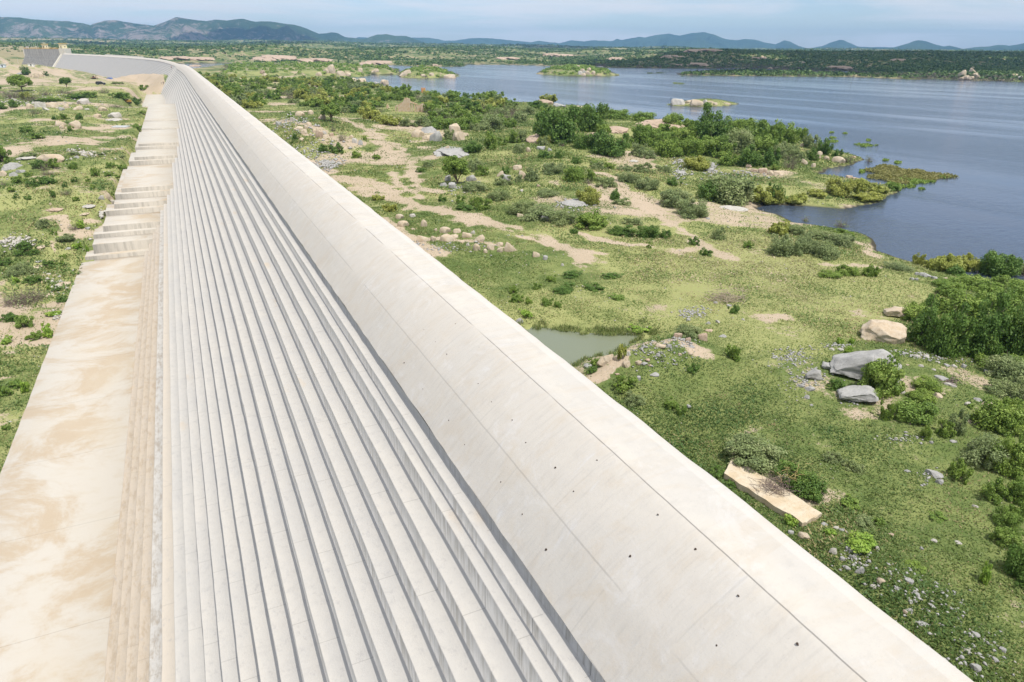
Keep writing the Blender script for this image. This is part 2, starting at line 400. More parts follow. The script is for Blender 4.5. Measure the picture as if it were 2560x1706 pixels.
# ---- concrete
def concrete(name, steps):
    m, t = new_mat(name)
    su = t.attr('su').outputs['Fac']; lx = t.attr('lx').outputs['Fac']; lz = t.attr('lz').outputs['Fac']
    v = t.comb(lx, su, lz)
    nz = t.n('ShaderNodeSeparateXYZ', {0: t.n('ShaderNodeNewGeometry').outputs['True Normal']}).outputs[2]
    flat = t.step(nz, 0.4, 0.6)
    n1 = t.noise(t.scale(v, (0.432, 0.190, 0.432)), 1.0, 6, 0.65, 0.6)
    n2 = t.noise(v, 2.2, 7, 0.72)
    n3 = t.noise(v, 11.0, 4, 0.7)
    col = t.mix(t.step(n1, 0.32, 0.70), (0.449, 0.430, 0.401), (0.494, 0.466, 0.422))
    col = t.mix(t.math('MULTIPLY', t.step(n2, 0.46, 0.72), 0.45), col, (0.385, 0.370, 0.349))
    if steps:
        k = t.math('FLOOR', t.math('DIVIDE', t.math('SUBTRACT', lx, 0.115), 0.746))
        wn = t.n('ShaderNodeTexWhiteNoise', {'Vector': t.comb(k, t.math('FLOOR', t.math('DIVIDE', su, 9.3)), 0.0)}, noise_dimensions='3D').outputs[0]
        col = t.mix(t.math('MULTIPLY', wn, 0.20), col, (0.463, 0.446, 0.412))
        # silt-stained lowest treads
        near = t.math('SUBTRACT', 1.0, t.step(su, 105, 185))
        low = t.math('MULTIPLY', t.math('SUBTRACT', 1.0, t.step(lx, -5.9, -5.84)), near)
        tan = t.mix(t.noise(t.scale(v, (0.4, 0.15, 1)), 1.0, 5, 0.6), (0.411, 0.326, 0.229), (0.489, 0.419, 0.339))
        col = t.mix(t.math('MULTIPLY', low, 0.85), col, tan)
        b2 = t.math('MULTIPLY', t.step(lx, -5.87, -5.84), t.math('SUBTRACT', 1.0, t.step(lx, -5.13, -5.09)))
        b2 = t.math('MULTIPLY', b2, near)
        sp = t.step(t.noise(t.scale(v, (1.6, 0.5, 1)), 1.3, 7, 0.75), 0.44, 0.62)
        col = t.mix(t.math('MULTIPLY', b2, t.math('MULTIPLY', sp, 0.75)), col, (0.285, 0.242, 0.190))
        b3 = t.math('MULTIPLY', t.math('MULTIPLY', t.step(lx, -5.12, -5.09), t.math('SUBTRACT', 1.0, t.step(lx, -4.38, -4.36))), near)
        col = t.mix(t.math('MULTIPLY', b3, 0.55), col, (0.524, 0.441, 0.339))
        col = t.mix(t.math('MULTIPLY', t.math('MULTIPLY', low, t.step(t.noise(t.scale(v, (2.5, 0.7, 1)), 1.0, 8, 0.78), 0.47, 0.62)), 0.55), col, (0.33, 0.255, 0.17))
        jt = t.math('FRACT', t.math('ADD', t.math('DIVIDE', su, 6.1), t.math('MULTIPLY', k, 0.37)))
        col = t.mix(t.math('MULTIPLY', t.math('LESS_THAN', jt, 0.005), 0.45), col, (0.2, 0.19, 0.17))
        pn = t.n('ShaderNodeTexWhiteNoise', {'Vector': t.comb(k, t.math('FLOOR', t.math('ADD', t.math('DIVIDE', su, 6.1), t.math('MULTIPLY', k, 0.37))), 5.0)}, noise_dimensions='3D').outputs[0]
        col = t.mix(t.math('MULTIPLY', pn, 0.14), col, (0.44, 0.42, 0.385))
        # grey lichen-like specks and rusty patches on the treads
        sp2 = t.step(t.noise(t.scale(v, (1.2, 0.9, 1)), 2.6, 8, 0.80), 0.53, 0.66)
        col = t.mix(t.math('MULTIPLY', sp2, 0.42), col, (0.314, 0.300, 0.294))
        ru = t.step(t.noise(t.scale(v, (0.8, 0.3, 1)), 0.7, 3, 0.5), 0.66, 0.76)
        col = t.mix(t.math('MULTIPLY', ru, 0.4), col, (0.507, 0.389, 0.257))
        # risers: vertical runs, board marks, panel joints
        st = t.noise(t.comb(t.math('MULTIPLY', su, 5.0), t.math('MULTIPLY', lz, 0.35), lx), 1.0, 6, 0.7)
        rc = t.mix(t.step(st, 0.40, 0.66), (0.455, 0.441, 0.422), (0.29, 0.275, 0.25))
        rl = t.noise(t.scale(v, (0.3, 0.06, 0.9)), 1.0, 3, 0.6)
        rc = t.mix(t.step(rl, 0.40, 0.68), rc, (0.385, 0.375, 0.357))
        jn = t.math('FRACT', t.math('ADD', t.math('DIVIDE', su, 6.1), t.math('MULTIPLY', k, 0.37)))
        rc = t.mix(t.math('MULTIPLY', t.math('LESS_THAN', jn, 0.006), 0.7), rc, (0.12, 0.12, 0.12))
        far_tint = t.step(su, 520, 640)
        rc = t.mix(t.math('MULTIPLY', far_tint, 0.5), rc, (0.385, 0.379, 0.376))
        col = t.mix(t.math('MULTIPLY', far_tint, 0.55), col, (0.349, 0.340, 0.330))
        col = t.mix(flat, rc, col)
    else:
        # ogee: cast panels, joints, bolt streaks
        pu = t.math('ADD', t.math('DIVIDE', su, 5.6), t.math('MULTIPLY', t.math('GREATER_THAN', lx, 8.12), 0.43)); pid = t.math('FLOOR', pu)
        seg = t.math('ADD', t.math('GREATER_THAN', lx, 8.1), t.math('GREATER_THAN', lx, 10.17))
        wn = t.n('ShaderNodeTexWhiteNoise', {'Vector': t.comb(seg, pid, 3.0)}, noise_dimensions='3D').outputs[0]
        slope = t.math('SUBTRACT', 1.0, t.step(lx, 10.1, 10.25))
        col = t.mix(t.math('MULTIPLY', slope, t.math('ADD', 0.35, t.math('MULTIPLY', wn, 0.50))), col, (0.465, 0.432, 0.388))
        stn = t.step(t.noise(t.scale(v, (0.25, 1.1, 1)), 1.0, 6, 0.65, 1.0), 0.45, 0.72)
        col = t.mix(t.math('MULTIPLY', stn, 0.50), col, (0.436, 0.379, 0.307))
        wh = t.step(t.noise(t.scale(v, (0.30, 1.5, 1)), 0.8, 6, 0.7, 0.6), 0.56, 0.74)
        col = t.mix(t.math('MULTIPLY', t.math('MULTIPLY', wh, slope), 0.6), col, (0.507, 0.503, 0.505))
        wob = t.math('MULTIPLY', t.math('SUBTRACT', t.noise(v, 1.2, 3), 0.5), 0.035)
        brk = t.step(t.noise(t.scale(v, (1, 0.25, 1)), 1.0, 3), 0.36, 0.50)
        def seam(pos, wd, amt, c):
            d = t.math('ABSOLUTE', t.math('SUBTRACT', t.math('ADD', lx, wob), pos))
            return t.math('MULTIPLY', t.math('MULTIPLY', t.math('SUBTRACT', 1.0, t.step(d, wd * .5, wd)), brk), amt)
        dark = (0.10, 0.095, 0.09)
        col = t.mix(seam(10.17, 0.026, 0.62, dark), col, dark)
        col = t.mix(seam(8.12, 0.025, 0.25, dark), col, dark)
        fr = t.math('ABSOLUTE', t.math('SUBTRACT', t.math('FRACT', t.math('ADD', pu, t.math('MULTIPLY', wob, 0.25))), 0.5))
        tr = t.math('MULTIPLY', t.math('MULTIPLY', t.step(fr, 0.494, 0.498), slope), 0.20)
        col = t.mix(t.math('MULTIPLY', tr, brk), col, (0.25, 0.24, 0.22))
        fine = t.noise(t.scale(v, (0.8, 7.0, 1)), 1.0, 6, 0.72)
        col = t.mix(t.math('MULTIPLY', t.math('MULTIPLY', t.step(fine, 0.48, 0.70), slope), 0.35), col, (0.349, 0.330, 0.307))
        edge = t.step(t.math('ADD', lx, t.math('MULTIPLY', wob, 3.0)), 11.58, 11.63)
        col = t.mix(t.math('MULTIPLY', edge, 0.28), col, (0.560, 0.543, 0.513))
        chalk = t.step(t.noise(t.scale(v, (0.5, 0.5, 1)), 0.9, 7, 0.75, 0.8), 0.55, 0.66)
        col = t.mix(t.math('MULTIPLY', chalk, 0.30), col, (0.541, 0.529, 0.523))
        pits = t.step(t.noise(v, 26.0, 2, 0.5), 0.70, 0.76)
        col = t.mix(t.math('MULTIPLY', pits, 0.5), col, (0.260, 0.242, 0.216))
    bmp = t.math('ADD', t.math('MULTIPLY', n2, 0.6), t.math('MULTIPLY', n3, 0.5))
    finish(t, col, 0.92, bmp, 0.45, 0.03, 0.2)
    return m
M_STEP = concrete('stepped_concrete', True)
M_OGEE = concrete('crest_concrete', False)

def slab_mat():
    m, t = new_mat('apron_concrete')
    pos = t.n('ShaderNodeTexCoord').outputs['Object']
    nz = t.n('ShaderNodeSeparateXYZ', {0: t.n('ShaderNodeNewGeometry').outputs['True Normal']}).outputs[2]
    py = t.n('ShaderNodeSeparateXYZ', {0: pos}).outputs[1]
    n1 = t.noise(t.scale(pos, (0.12, 0.12, 0.3)), 1.0, 10, 0.72, 0.5)
    n2 = t.noise(t.scale(pos, (0.35, 0.8, 1)), 1.0, 9, 0.78, 0.3)
    n3 = t.noise(pos, 3.0, 6, 0.7)
    col = t.mix(t.step(n1, 0.45, 0.60), (0.455, 0.425, 0.378), (0.398, 0.328, 0.245))
    col = t.mix(t.math('MULTIPLY', t.step(n2, 0.47, 0.68), 0.42), col, (0.407, 0.346, 0.264))
    col = t.mix(t.math('MULTIPLY', t.step(t.noise(t.scale(pos, (0.14, 0.1, 1)), 1.0, 4, 0.5, 0.4), 0.52, 0.66), 0.35), col, (0.450, 0.398, 0.320))
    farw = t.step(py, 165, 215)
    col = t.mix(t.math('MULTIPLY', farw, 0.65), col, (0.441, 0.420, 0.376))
    st = t.noise(t.scale(pos, (2.2, 1, 0.15)), 1.0, 6, 0.7)
    pz = t.noise(t.scale(pos, (0.4, 0.4, 2.0)), 1.0, 4)
    side = t.mix(t.step(st, 0.42, 0.70), (0.432, 0.394, 0.337), (0.294, 0.272, 0.234))
    col = t.mix(t.step(nz, 0.4, 0.6), side, col)
    # cross joints
    fr = t.math('FRACT', t.math('ADD', t.math('DIVIDE', py, 11.3), 0.4))
    jl = t.math('MULTIPLY', t.math('LESS_THAN', fr, 0.004), 0.45)
    col = t.mix(jl, col, (0.2, 0.17, 0.13))
    finish(t, col, 0.93, n3, 0.3, 0.03, 0.2)
    return m
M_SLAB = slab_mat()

# ---- ground
def ground_mat():
    m, t = new_mat('ground_cover_soil')
    pos = t.n('ShaderNodeTexCoord').outputs['Object']
    soil = t.attr('soil').outputs['Fac']; far = t.attr('far').outputs['Fac']; wet = t.attr('wet').outputs['Fac']; dry = t.attr('dry').outputs['Fac']
    nA = t.noise(pos, 0.035, 5, 0.6); nB = t.noise(pos, 0.35, 6, 0.68, 0.3); nC = t.noise(pos, 2.6, 6, 0.72); nD = t.noise(pos, 0.12, 4, 0.55, 0.5)
    g = t.mix(t.step(nB, 0.34, 0.64), (0.096, 0.137, 0.041), (0.186, 0.213, 0.076))
    g = t.mix(t.step(t.math('ADD', nD, t.math('MULTIPLY', t.math('SUBTRACT', dry, 0.5), 0.8)), 0.44, 0.60), g, (0.270, 0.282, 0.115))
    g = t.mix(t.math('MULTIPLY', t.step(nC, 0.55, 0.72), 0.5), g, (0.27, 0.24, 0.145))
    s = t.mix(t.step(nD, 0.38, 0.64), (0.375, 0.305, 0.22), (0.42, 0.34, 0.255))
    s = t.mix(t.math('MULTIPLY', t.step(nC, 0.45, 0.70), 0.55), s, (0.30, 0.25, 0.18))
    s = t.mix(t.math('MULTIPLY', t.step(t.noise(pos, 5.0, 3, 0.6), 0.62, 0.70), 0.6), s, (0.50, 0.47, 0.43))
    f = t.math('ADD', t.math('MULTIPLY', soil, 1.05), t.math('ADD', t.math('MULTIPLY', t.math('SUBTRACT', nB, 0.5), 1.15), t.math('MULTIPLY', t.math('SUBTRACT', nC, 0.5), 1.1)))
    near = t.mix(t.step(f, 0.42, 0.62), g, s)
    # beyond the lake: scrub with bare ground between
    vor = t.n('ShaderNodeTexVoronoi', {'Vector': pos, 'Scale': 0.10, 'Randomness': 1.0}, feature='F1').outputs['Distance']
    v2 = t.noise(pos, 0.016, 4, 0.6); v3 = t.noise(pos, 0.0032, 4, 0.55, 0.3)
    scrub = t.mix(t.step(v2, 0.35, 0.65), (0.075, 0.115, 0.035), (0.150, 0.195, 0.065))
    scrub = t.mix(t.step(v3, 0.48, 0.62), scrub, (0.060, 0.090, 0.035))
    bare = t.mix(v2, (0.34, 0.26, 0.18), (0.26, 0.24, 0.12))
    gap = t.step(t.math('ADD', vor, t.math('MULTIPLY', t.math('SUBTRACT', v2, 0.5), 0.9)), 0.50, 0.72)
    gap = t.math('MAXIMUM', gap, t.step(t.math('ADD', t.math('MULTIPLY', soil, 0.8), v2), 0.78, 0.92))
    farc = t.mix(t.math('MULTIPLY', gap, 0.85), scrub, bare)
    col = t.mix(far, near, farc)
    col = t.mix(wet, col, (0.055, 0.05, 0.035))
    bmp = t.math('ADD', t.math('MULTIPLY', nB, 0.8), nC)
    finish(t, col, 0.95, bmp, 0.6, 0.12, 0.1)
    return m
M_GROUND = ground_mat()

# soil tracks and bare patches, traced on the ground at their real places
def trk(code, pts, D, wd): return ([at_depth(*P(code, x, y), D)[:2] for x, y in pts], wd)
TRACKS = [trk('A2', [(700, 850), (800, 920), (1000, 1000), (1150, 1090), (1260, 1180), (1310, 1250)], 20.4, 4.5),
          trk('B1', [(1050, 0), (1200, 60), (1290, 150), (1330, 190)], 20.5, 2.5), trk('B1', [(1400, 180), (1440, 300), (1480, 420), (1640, 470)], 20.5, 2.4),
          trk('B1', [(1250, 280), (1270, 360), (1400, 440), (1520, 530)], 20.5, 1.6),
          trk('B1', [(600, 270), (760, 330), (950, 400), (1150, 470)], 20.5, 4.5), trk('B1', [(900, 330), (1150, 410), (1180, 500), (1350, 560), (1700, 630), (2000, 710), (2334, 800)], 20.5, 3.0),
          trk('B2', [(0, 950), (300, 1040), (600, 1190), (730, 1300)], 20.5, 2.2), trk('B2', [(40, 1020), (500, 1150), (830, 1200)], 20.5, 1.0),
          trk('B2', [(620, 1000), (780, 1050), (1100, 1105), (1500, 1140), (1850, 1130), (2000, 1200)], 20.5, 1.6),
          trk('B2', [(770, 510), (900, 540), (1040, 630), (1170, 690), (1270, 735)], 20.5, 2.2), trk('B2', [(1350, 830), (1450, 890), (1580, 950), (1700, 1050), (1850, 1130)], 20.5, 1.5),
          trk('B1', [(1150, 700), (1250, 760), (1400, 860), (1560, 960), (1650, 1010)], 20.5, 2.0), trk('B1', [(1350, 900), (1700, 870), (2000, 900), (2334, 960)], 20.5, 1.0),
          trk('B4', [(900, 1000), (1150, 920), (1400, 830), (1600, 740), (1800, 830)], 20.5, 1.3), trk('B5', [(0, 590), (120, 560)], 20.5, 1.6),
          trk('B3', [(780, 1020), (930, 1070), (1000, 1190), (1150, 1260), (1300, 1300)], 21.5, 1.6), trk('B3', [(520, 1290), (800, 1290), (1100, 1290)], 21.2, 1.4),
          trk('A2', [(0, 790), (300, 800)], 20.5, 6), trk('A2', [(700, 860), (980, 890)], 20.5, 4), trk('A2', [(30, 870), (250, 920), (550, 990), (850, 1080)], 19, 5),
          trk('B6', [(900, 780), (1080, 830)], 20.5, .5), trk('B6', [(1380, 1060), (1480, 1160)], 20.5, .5), trk('B6', [(1200, 640), (1400, 620)], 20.5, .5),
          trk('B5', [(1530, 1250), (1600, 1230)], 20.5, .5), trk('B5', [(1790, 1330), (2000, 1320)], 20.5, .6), trk('B5', [(1050, 820), (1450, 900), (1800, 980), (1500, 1050)], 20.5, .4),
          trk('c1', [(130, 1330), (600, 1320), (1000, 1280), (1280, 1260)], 25.2, 4.5), trk('c1', [(950, 1400), (1240, 1390)], 26, 3), trk('c1', [(140, 1390), (600, 1370), (900, 1350)], 25.5, 2.5),
          trk('c1', [(0, 760), (400, 770), (800, 790), (1340, 810)], 19.8, 7), trk('c1', [(640, 830), (900, 800), (1300, 800)], 19.8, 6), trk('c1', [(0, 840), (150, 850)], 20, 5),
          trk('c1', [(900, 950), (1150, 945)], 21.5, 5), trk('c1', [(900, 1060), (1060, 1060)], 22.5, 5), trk('c1', [(0, 620), (300, 600), (450, 650)], 20, 16), trk('c1', [(0, 510), (240, 520)], 14, 12),
          trk('L6', [(850, 1280), (1080, 1270), (1250, 1380)], 29, 2.0), trk('L6', [(1400, 1280), (1600, 1240)], 29, 1.4), trk('L6', [(1300, 280), (1750, 270)], 26, 1.6),
          trk('L7', [(1450, 440), (1700, 400)], 31.5, .9), trk('L7', [(1050, 30), (1100, 180)], 30.5, .8), trk('L7', [(0, 900), (180, 930)], 32, .9), trk('L7', [(1350, 1130), (1500, 1120)], 32.5, .5),
          trk('L9', [(0, 560), (150, 530)], 32.8, .8), trk('c5', [(700, 1330), (1500, 1260), (2200, 1230)], 21, 9)]
TRACKS = [q for q in TRACKS if q[1] > 0.65]
DRY = [(at_depth(1680, 740, 20.8)[:2], 13.0, .34), (at_depth(1900, 690, 20.8)[:2], 16.0, .28), (at_depth(2050, 730, 20.8)[:2], 10.0, .22), (at_depth(1250, 540, 20.8)[:2], 22.0, .2), (at_depth(1420, 640, 20.8)[:2], 12.0, -.22), (at_depth(2150, 1150, 20.8)[:2], 14.0, -.22), (at_depth(1900, 1400, 20.8)[:2], 9.0, -.15), (at_depth(1600, 1000, 20.8)[:2], 8.0, -.1)]
def dryness(x, y):
    v = fbm(x / 28, y / 28, 71, 3)
    for c, r, h in DRY: v = v + h * np.exp(-((x - c[0]) ** 2 + (y - c[1]) ** 2) / (r * r))
    return v + .25 * (fbm(x / 5, y / 5, 73, 3) - .5)
def soil_mask(x, y):
    s = np.zeros_like(x)
    wob = (fbm(x / 2.2, y / 2.2, 51, 4) - 0.5) * 1.6
    for pts, wd in TRACKS:
        d = line_dist(pts, x, y) + wob * wd * 1.3
        s = np.maximum(s, (1 - sstep(d, wd * 0.12, wd * 1.15)) * .76)
    R = np.hypot(x, y)
    gen = sstep(fbm(x / 20.0, y / 20.0, 61, 4), 0.56, 0.72) * np.where((x > 10) & (R < 95), .25, .6) + sstep(fbm(x / 5.0, y / 5.0, 62, 3), 0.60, 0.74) * 0.35
    lf = x < Bx(np.clip(y, -80, 1000))
    gen = np.where(lf, gen * 1.1 + 0.12 + 0.35 * sstep(y, 380, 520), gen)
    bd = line_dist(BERM, x, y)
    s = np.maximum(s, (1 - sstep(bd, 14, 20)) * lf)
    s = np.maximum(s, gen)
    return np.clip(s, 0, 1)

def wedge_grid(a0, a1, da, r0, r1, q):
    az = np.radians(np.arange(a0, a1 + da / 2, da)); rr = r0 * q ** np.arange(int(math.log(r1 / r0) / math.log(q)) + 2)
    A, Rr = np.meshgrid(az, rr)
    n, mm = A.shape
    i = np.arange(n * mm).reshape(n, mm)
    F = np.stack([i[:-1, :-1].ravel(), i[:-1, 1:].ravel(), i[1:, 1:].ravel(), i[1:, :-1].ravel()], 1)[:, ::-1]
    return (Rr * np.sin(A)).ravel(), (Rr * np.cos(A)).ravel(), F
gx, gy, gF = wedge_grid(-62, 104, 0.25, 7.0, 14000, 1.0125)
gz = height(gx, gy)
gR = np.hypot(gx, gy)
ground = link('ground', np_mesh('ground', np.stack([gx, gy, gz], 1), gF,
              {'soil': soil_mask(gx, gy), 'far': sstep(gR, 560, 800) * np.where((gx < Bx(np.clip(gy, -80, 1000)) + 20) & (gy < 1000), 0.0, 1.0),
               'wet': np.where((gx > Bx(np.clip(gy, -80, 1000)) + 8) & (gz < ZW + 0.10), 1.0, 0.0), 'dry': dryness(gx, gy)}, True, [M_GROUND]))
tag(ground, kind='structure')

# ---- water
def water_mat(name, deep, bstr, rough, wind=True):
    m, t = new_mat(name)
    pos = t.n('ShaderNodeTexCoord').outputs['Object']
    rot = t.n('ShaderNodeMapping', {'Vector': pos, 'Rotation': (0, 0, math.radians(82))}).outputs[0]
    w1 = t.noise(t.scale(rot, (0.9, 0.4, 1)), 1.0, 5, 0.6)
    w2 = t.noise(t.scale(rot, (3.0, 1.6, 1)), 1.0, 3, 0.6)
    st = t.noise(t.scale(rot, (0.0035, 0.028, 1)), 1.0, 5, 0.58, 0.4)
    st2 = t.noise(t.scale(rot, (0.002, 0.006, 1)), 1.0, 3, 0.5)
    gust = t.step(t.math('ADD', t.math('MULTIPLY', st, 0.65), t.math('MULTIPLY', st2, 0.35)), 0.42, 0.57)
    hgt = t.math('ADD', w1, t.math('MULTIPLY', w2, 0.35))
    bs = t.math('ADD', bstr * 0.12, t.math('MULTIPLY', gust, bstr)) if wind else bstr
    b = t.n('ShaderNodeBump', {'Strength': bs, 'Distance': 0.25, 'Height': hgt})
    col = t.mix(gust, deep, tuple(v * 1.2 for v in deep)) if wind else None
    p = t.n('ShaderNodeBsdfPrincipled', {'Roughness': rough, 'IOR': 1.333, 'Normal': b.outputs[0]})
    if wind: t.link(col, p.inputs['Base Color'])
    else: p.inputs['Base Color'].default_value = (*deep, 1)
    t.n('ShaderNodeOutputMaterial', {'Surface': p.outputs[0]})
    return m
M_WATER = water_mat('lake_water', (0.042, 0.056, 0.082), 0.95, 0.10)
M_POND = water_mat('pond_water', (0.165, 0.185, 0.125), 0.03, 0.12, False)
def sheet(name, pts, z, m):
    bm = bmesh.new()
    f = bm.faces.new([bm.verts.new((x, y, z)) for x, y in pts])
    if f.normal.z < 0: f.normal_flip()
    bmesh.ops.triangulate(bm, faces=[f])
    me = bpy.data.meshes.new(name); bm.to_mesh(me); bm.free(); me.materials.append(m)
    return tag(link(name, me), kind='structure')
wy = np.arange(-300, Y_END + 20, 40.0)
wpts = [(float(Bx(np.clip(v, -80, 1000))) + 9.0, float(v)) for v in wy] + [(-70, 1000), (-60, 1320), (500, 1800), (2600, 1800), (2600, -300)]
sheet('water', wpts, ZW, M_WATER)
sheet('pond', [tuple(q) for q in (POND_POLY - POND_POLY.mean(0)) * 1.22 + POND_POLY.mean(0)], Z_POND, M_POND)

# ---- distant hills
def hills_mat():
    m, t = new_mat('hill_scrub_and_rock')
    pos = t.n('ShaderNodeTexCoord').outputs['Object']
    n1 = t.noise(pos, 0.0022, 6, 0.62, 0.3); n2 = t.noise(t.scale(pos, (1, 1, 0.35)), 0.016, 8, 0.78, 0.5); n3 = t.noise(pos, 0.04, 4, 0.7)
    rk = t.attr('rock').outputs['Fac']
    veg = t.mix(t.step(n1, 0.35, 0.65), (0.024, 0.048, 0.024), (0.052, 0.085, 0.035))
    veg = t.mix(t.math('MULTIPLY', t.step(n3, 0.5, 0.7), 0.5), veg, (0.03, 0.05, 0.02))
    rock = t.mix(n3, (0.20, 0.165, 0.15), (0.33, 0.27, 0.245))
    f = t.step(t.math('ADD', t.math('MULTIPLY', n2, 0.80), t.math('MULTIPLY', rk, 0.42)), 0.59, 0.655)
    col = t.mix(t.math('MULTIPLY', f, 0.85), veg, rock)
    finish(t, col, 1.0, t.math('ADD', n2, n3), 0.8, 12.0, 0.0)
    return m
M_HILL = hills_mat()
SKY1 = [(-500, 60), (-250, 36), (-120, 50), (0, 41), (49, 42), (77, 48), (130, 50), (175, 53.5), (205, 58), (225, 62.5), (243, 54), (263, 49), (291, 49), (315, 53), (337, 57.6), (384, 62.5), (412, 53), (439, 42.5), (461, 42.5), (488, 48), (515, 50), (535, 47),
        (565, 49), (603, 46.6), (640, 54), (690, 54), (736, 60), (766, 71), (796, 84), (829, 78.6), (843, 80.6), (865, 91.5), (909, 97), (942, 86), (966, 84), (991, 88.8), (1016, 88.8), (1040, 98), (1068, 109), (1110, 122), (1200, 140)]
SKY2 = [(700, 120), (880, 100), (895, 93), (915, 94), (935, 100), (1000, 104), (1032, 93.5), (1046, 95), (1073, 94), (1112, 101.7), (1142, 101), (1177, 95.6), (1216, 95), (1250, 98), (1280, 101), (1327, 106), (1348, 102.5), (1398, 108), (1428, 101), (1458, 104), (1483, 101), (1532, 103), (1543, 97), (1554, 100.6),
        (1598, 92), (1612, 94.5), (1640, 88), (1672, 84), (1697, 89), (1730, 83), (1760, 80.6), (1787, 87), (1815, 98), (1842, 101), (1864, 98), (1889, 100), (1920, 108), (1939, 111.5), (1950, 106), (1961, 101), (1975, 104), (1997, 115), (2021, 122.5), (2054, 116), (2076, 107), (2098, 100), (2109, 101), (2145, 117), (2167, 117.6), (2235, 118.6), (2260, 124), (2300, 140)]
SKY3 = [(2120, 140), (2190, 124), (2235, 118), (2268, 109), (2285, 103), (2298, 100), (2312, 102), (2326, 106.6), (2345, 113), (2359, 116), (2375, 113.5), (2395, 119), (2408, 122.5), (2449, 116), (2470, 116), (2496, 112), (2512, 112), (2523, 115), (2545, 111), (2560, 108), (2680, 104), (2800, 116), (2950, 104), (3100, 118), (3300, 100)]
def range_mesh(name, sky_pts, Rr, front, back, seed, rockiness):
    azs, hs = [], []
    for x, y in sky_pts:
        d = ray(x, y); azs.append(math.degrees(math.atan2(d[0], d[1]))); hs.append(Rr * d[2] / math.hypot(d[0], d[1]) + CZ)
    a = np.radians(np.arange(azs[0], azs[-1], 0.09))
    rr = np.linspace(-front, back, 46)
    A, Q = np.meshgrid(a, rr)
    H = np.interp(np.degrees(A), azs, hs)
    base = -40.0
    arc = A * Rr
    spur = fbm(arc / 700.0, Q / 1600.0, seed, 4); fine = fbm(arc / 160.0 + 3 * spur, Q / 420.0, seed + 3, 4)
    prof = np.where(Q < 0, np.clip(1 + Q / front, 0, 1) ** (0.85 + 1.5 * spur), np.clip(1 - Q / back, 0, 1))
    mid = np.sin(np.pi * np.clip(prof, 0, 1))
    Z = base + (H - base) * prof + mid * (fine - 0.5) * (H - base) * 0.75
    Z = np.minimum(Z, base + (H - base) * (0.35 + 0.65 * np.clip(prof, 0, 1) ** 0.35))
    Z += (fbm(arc / 60.0, Q / 60.0, seed + 9, 3) - 0.5) * 9 * np.clip(prof, 0, 1)
    RR = Rr + Q
    V = np.stack([(RR * np.sin(A)).ravel(), (RR * np.cos(A)).ravel(), Z.ravel()], 1)
    n, mm = A.shape; i = np.arange(n * mm).reshape(n, mm)
    F = np.stack([i[:-1, :-1].ravel(), i[:-1, 1:].ravel(), i[1:, 1:].ravel(), i[1:, :-1].ravel()], 1)[:, ::-1]
    rock = (rockiness * (0.4 + 0.9 * fbm(arc / 900.0, Q / 900.0, seed + 21, 3)) * (1.15 - 0.5 * prof)).ravel()
    return tag(link(name, np_mesh(name, V, F, {'rock': rock}, True, [M_HILL])), kind='structure')
range_mesh('hills', SKY1, 6200.0, 1700.0, 1100.0, 11, 0.62)
range_mesh('hills', SKY2, 9200.0, 1900.0, 1400.0, 23, 0.25)
range_mesh('hills', SKY3, 8000.0, 1800.0, 1400.0, 37, 0.05)

# ---- air
def haze():
    m, t = new_mat('haze_air')
    v = t.n('ShaderNodeVolumePrincipled', {'Color': (0.33, 0.62, 1.0, 1), 'Density': HAZE, 'Anisotropy': 0.1})
    t.n('ShaderNodeOutputMaterial', {'Volume': v.outputs[0]})
    b = MB().box(-7200, 7200, -3000, 10300, -120, 290)
    o = tag(b.build('haze', m), kind='stuff'); o.rotation_euler = (0, 0, -YAW)
    return o
HAZE = 9.5e-5
haze()

# ------------------------------------------------------------------ the dam
dam = empty('concrete_dam', (0, 0, 0))
tag(dam, 'long pale concrete gravity dam with stepped spillway face curving away to the left', 'dam')
ys = np.concatenate([np.arange(-40, 90, 0.76), np.arange(90, 240, 1.9), np.arange(240, 460, 5.0), np.arange(460, Y_END, 4.0), [Y_END]])
bx = Bx(ys); dxy = np.gradient(bx, ys); ln = np.sqrt(1 + dxy * dxy); rx = 1 / ln; ry = -dxy / ln
su = np.concatenate([[0], np.cumsum(np.hypot(np.diff(bx), np.diff(ys)))]) - 40
lf = lift(ys)
def sweep(prof, jit=None, j0=0, j1=None, cap=False):
    """prof (n,2) of local x and z; jit(n, m) sideways offsets"""
    n = len(prof); sl = slice(j0, j1); m = len(ys[sl])
    LX = np.repeat(np.array([p[0] for p in prof])[:, None], m, 1); LZ = np.repeat(np.array([p[1] for p in prof])[:, None], m, 1)
    J = jit(LX, LZ, su[sl][None, :]) if jit else (0 * LX, 0 * LX)
    far_ = sstep(ys[sl], 508, 526)[None, :]; up_ = LX > 6.99
    LXo = LX; LX = np.where(up_, LX + far_ * (6.98 + (LX - 6.98) * .55 - LX), LX); LZ = np.where(up_ & (LZ > CZ - 13.7), LZ + far_ * (CZ - 13.68 + (LZ - CZ + 13.68) * .47 - LZ), LZ)
    X = bx[sl] + (LX + J[0]) * rx[sl]; Y = ys[sl] + (LX + J[0]) * ry[sl]; Z = LZ + J[1] + lf[sl]
    V = np.stack([X.ravel(), Y.ravel(), Z.ravel()], 1)
    i = np.arange(n * m).reshape(n, m)
    F = np.stack([i[:-1, :-1].ravel(), i[1:, :-1].ravel(), i[1:, 1:].ravel(), i[:-1, 1:].ravel()], 1)[:, ::-1]
    return V, F, {'su': np.repeat(su[sl][None, :], n, 0).ravel(), 'lx': LXo.ravel(), 'lz': LZ.ravel()}
steps = []
def lip(k): return 0.11 + 0.746 * k
for k in range(-24, 9):
    z = CZ - (21.96 - 0.9 * k)
    steps += [(lip(k), z - 0.9), (lip(k), z - 0.03), (lip(k) + 0.03, z)]
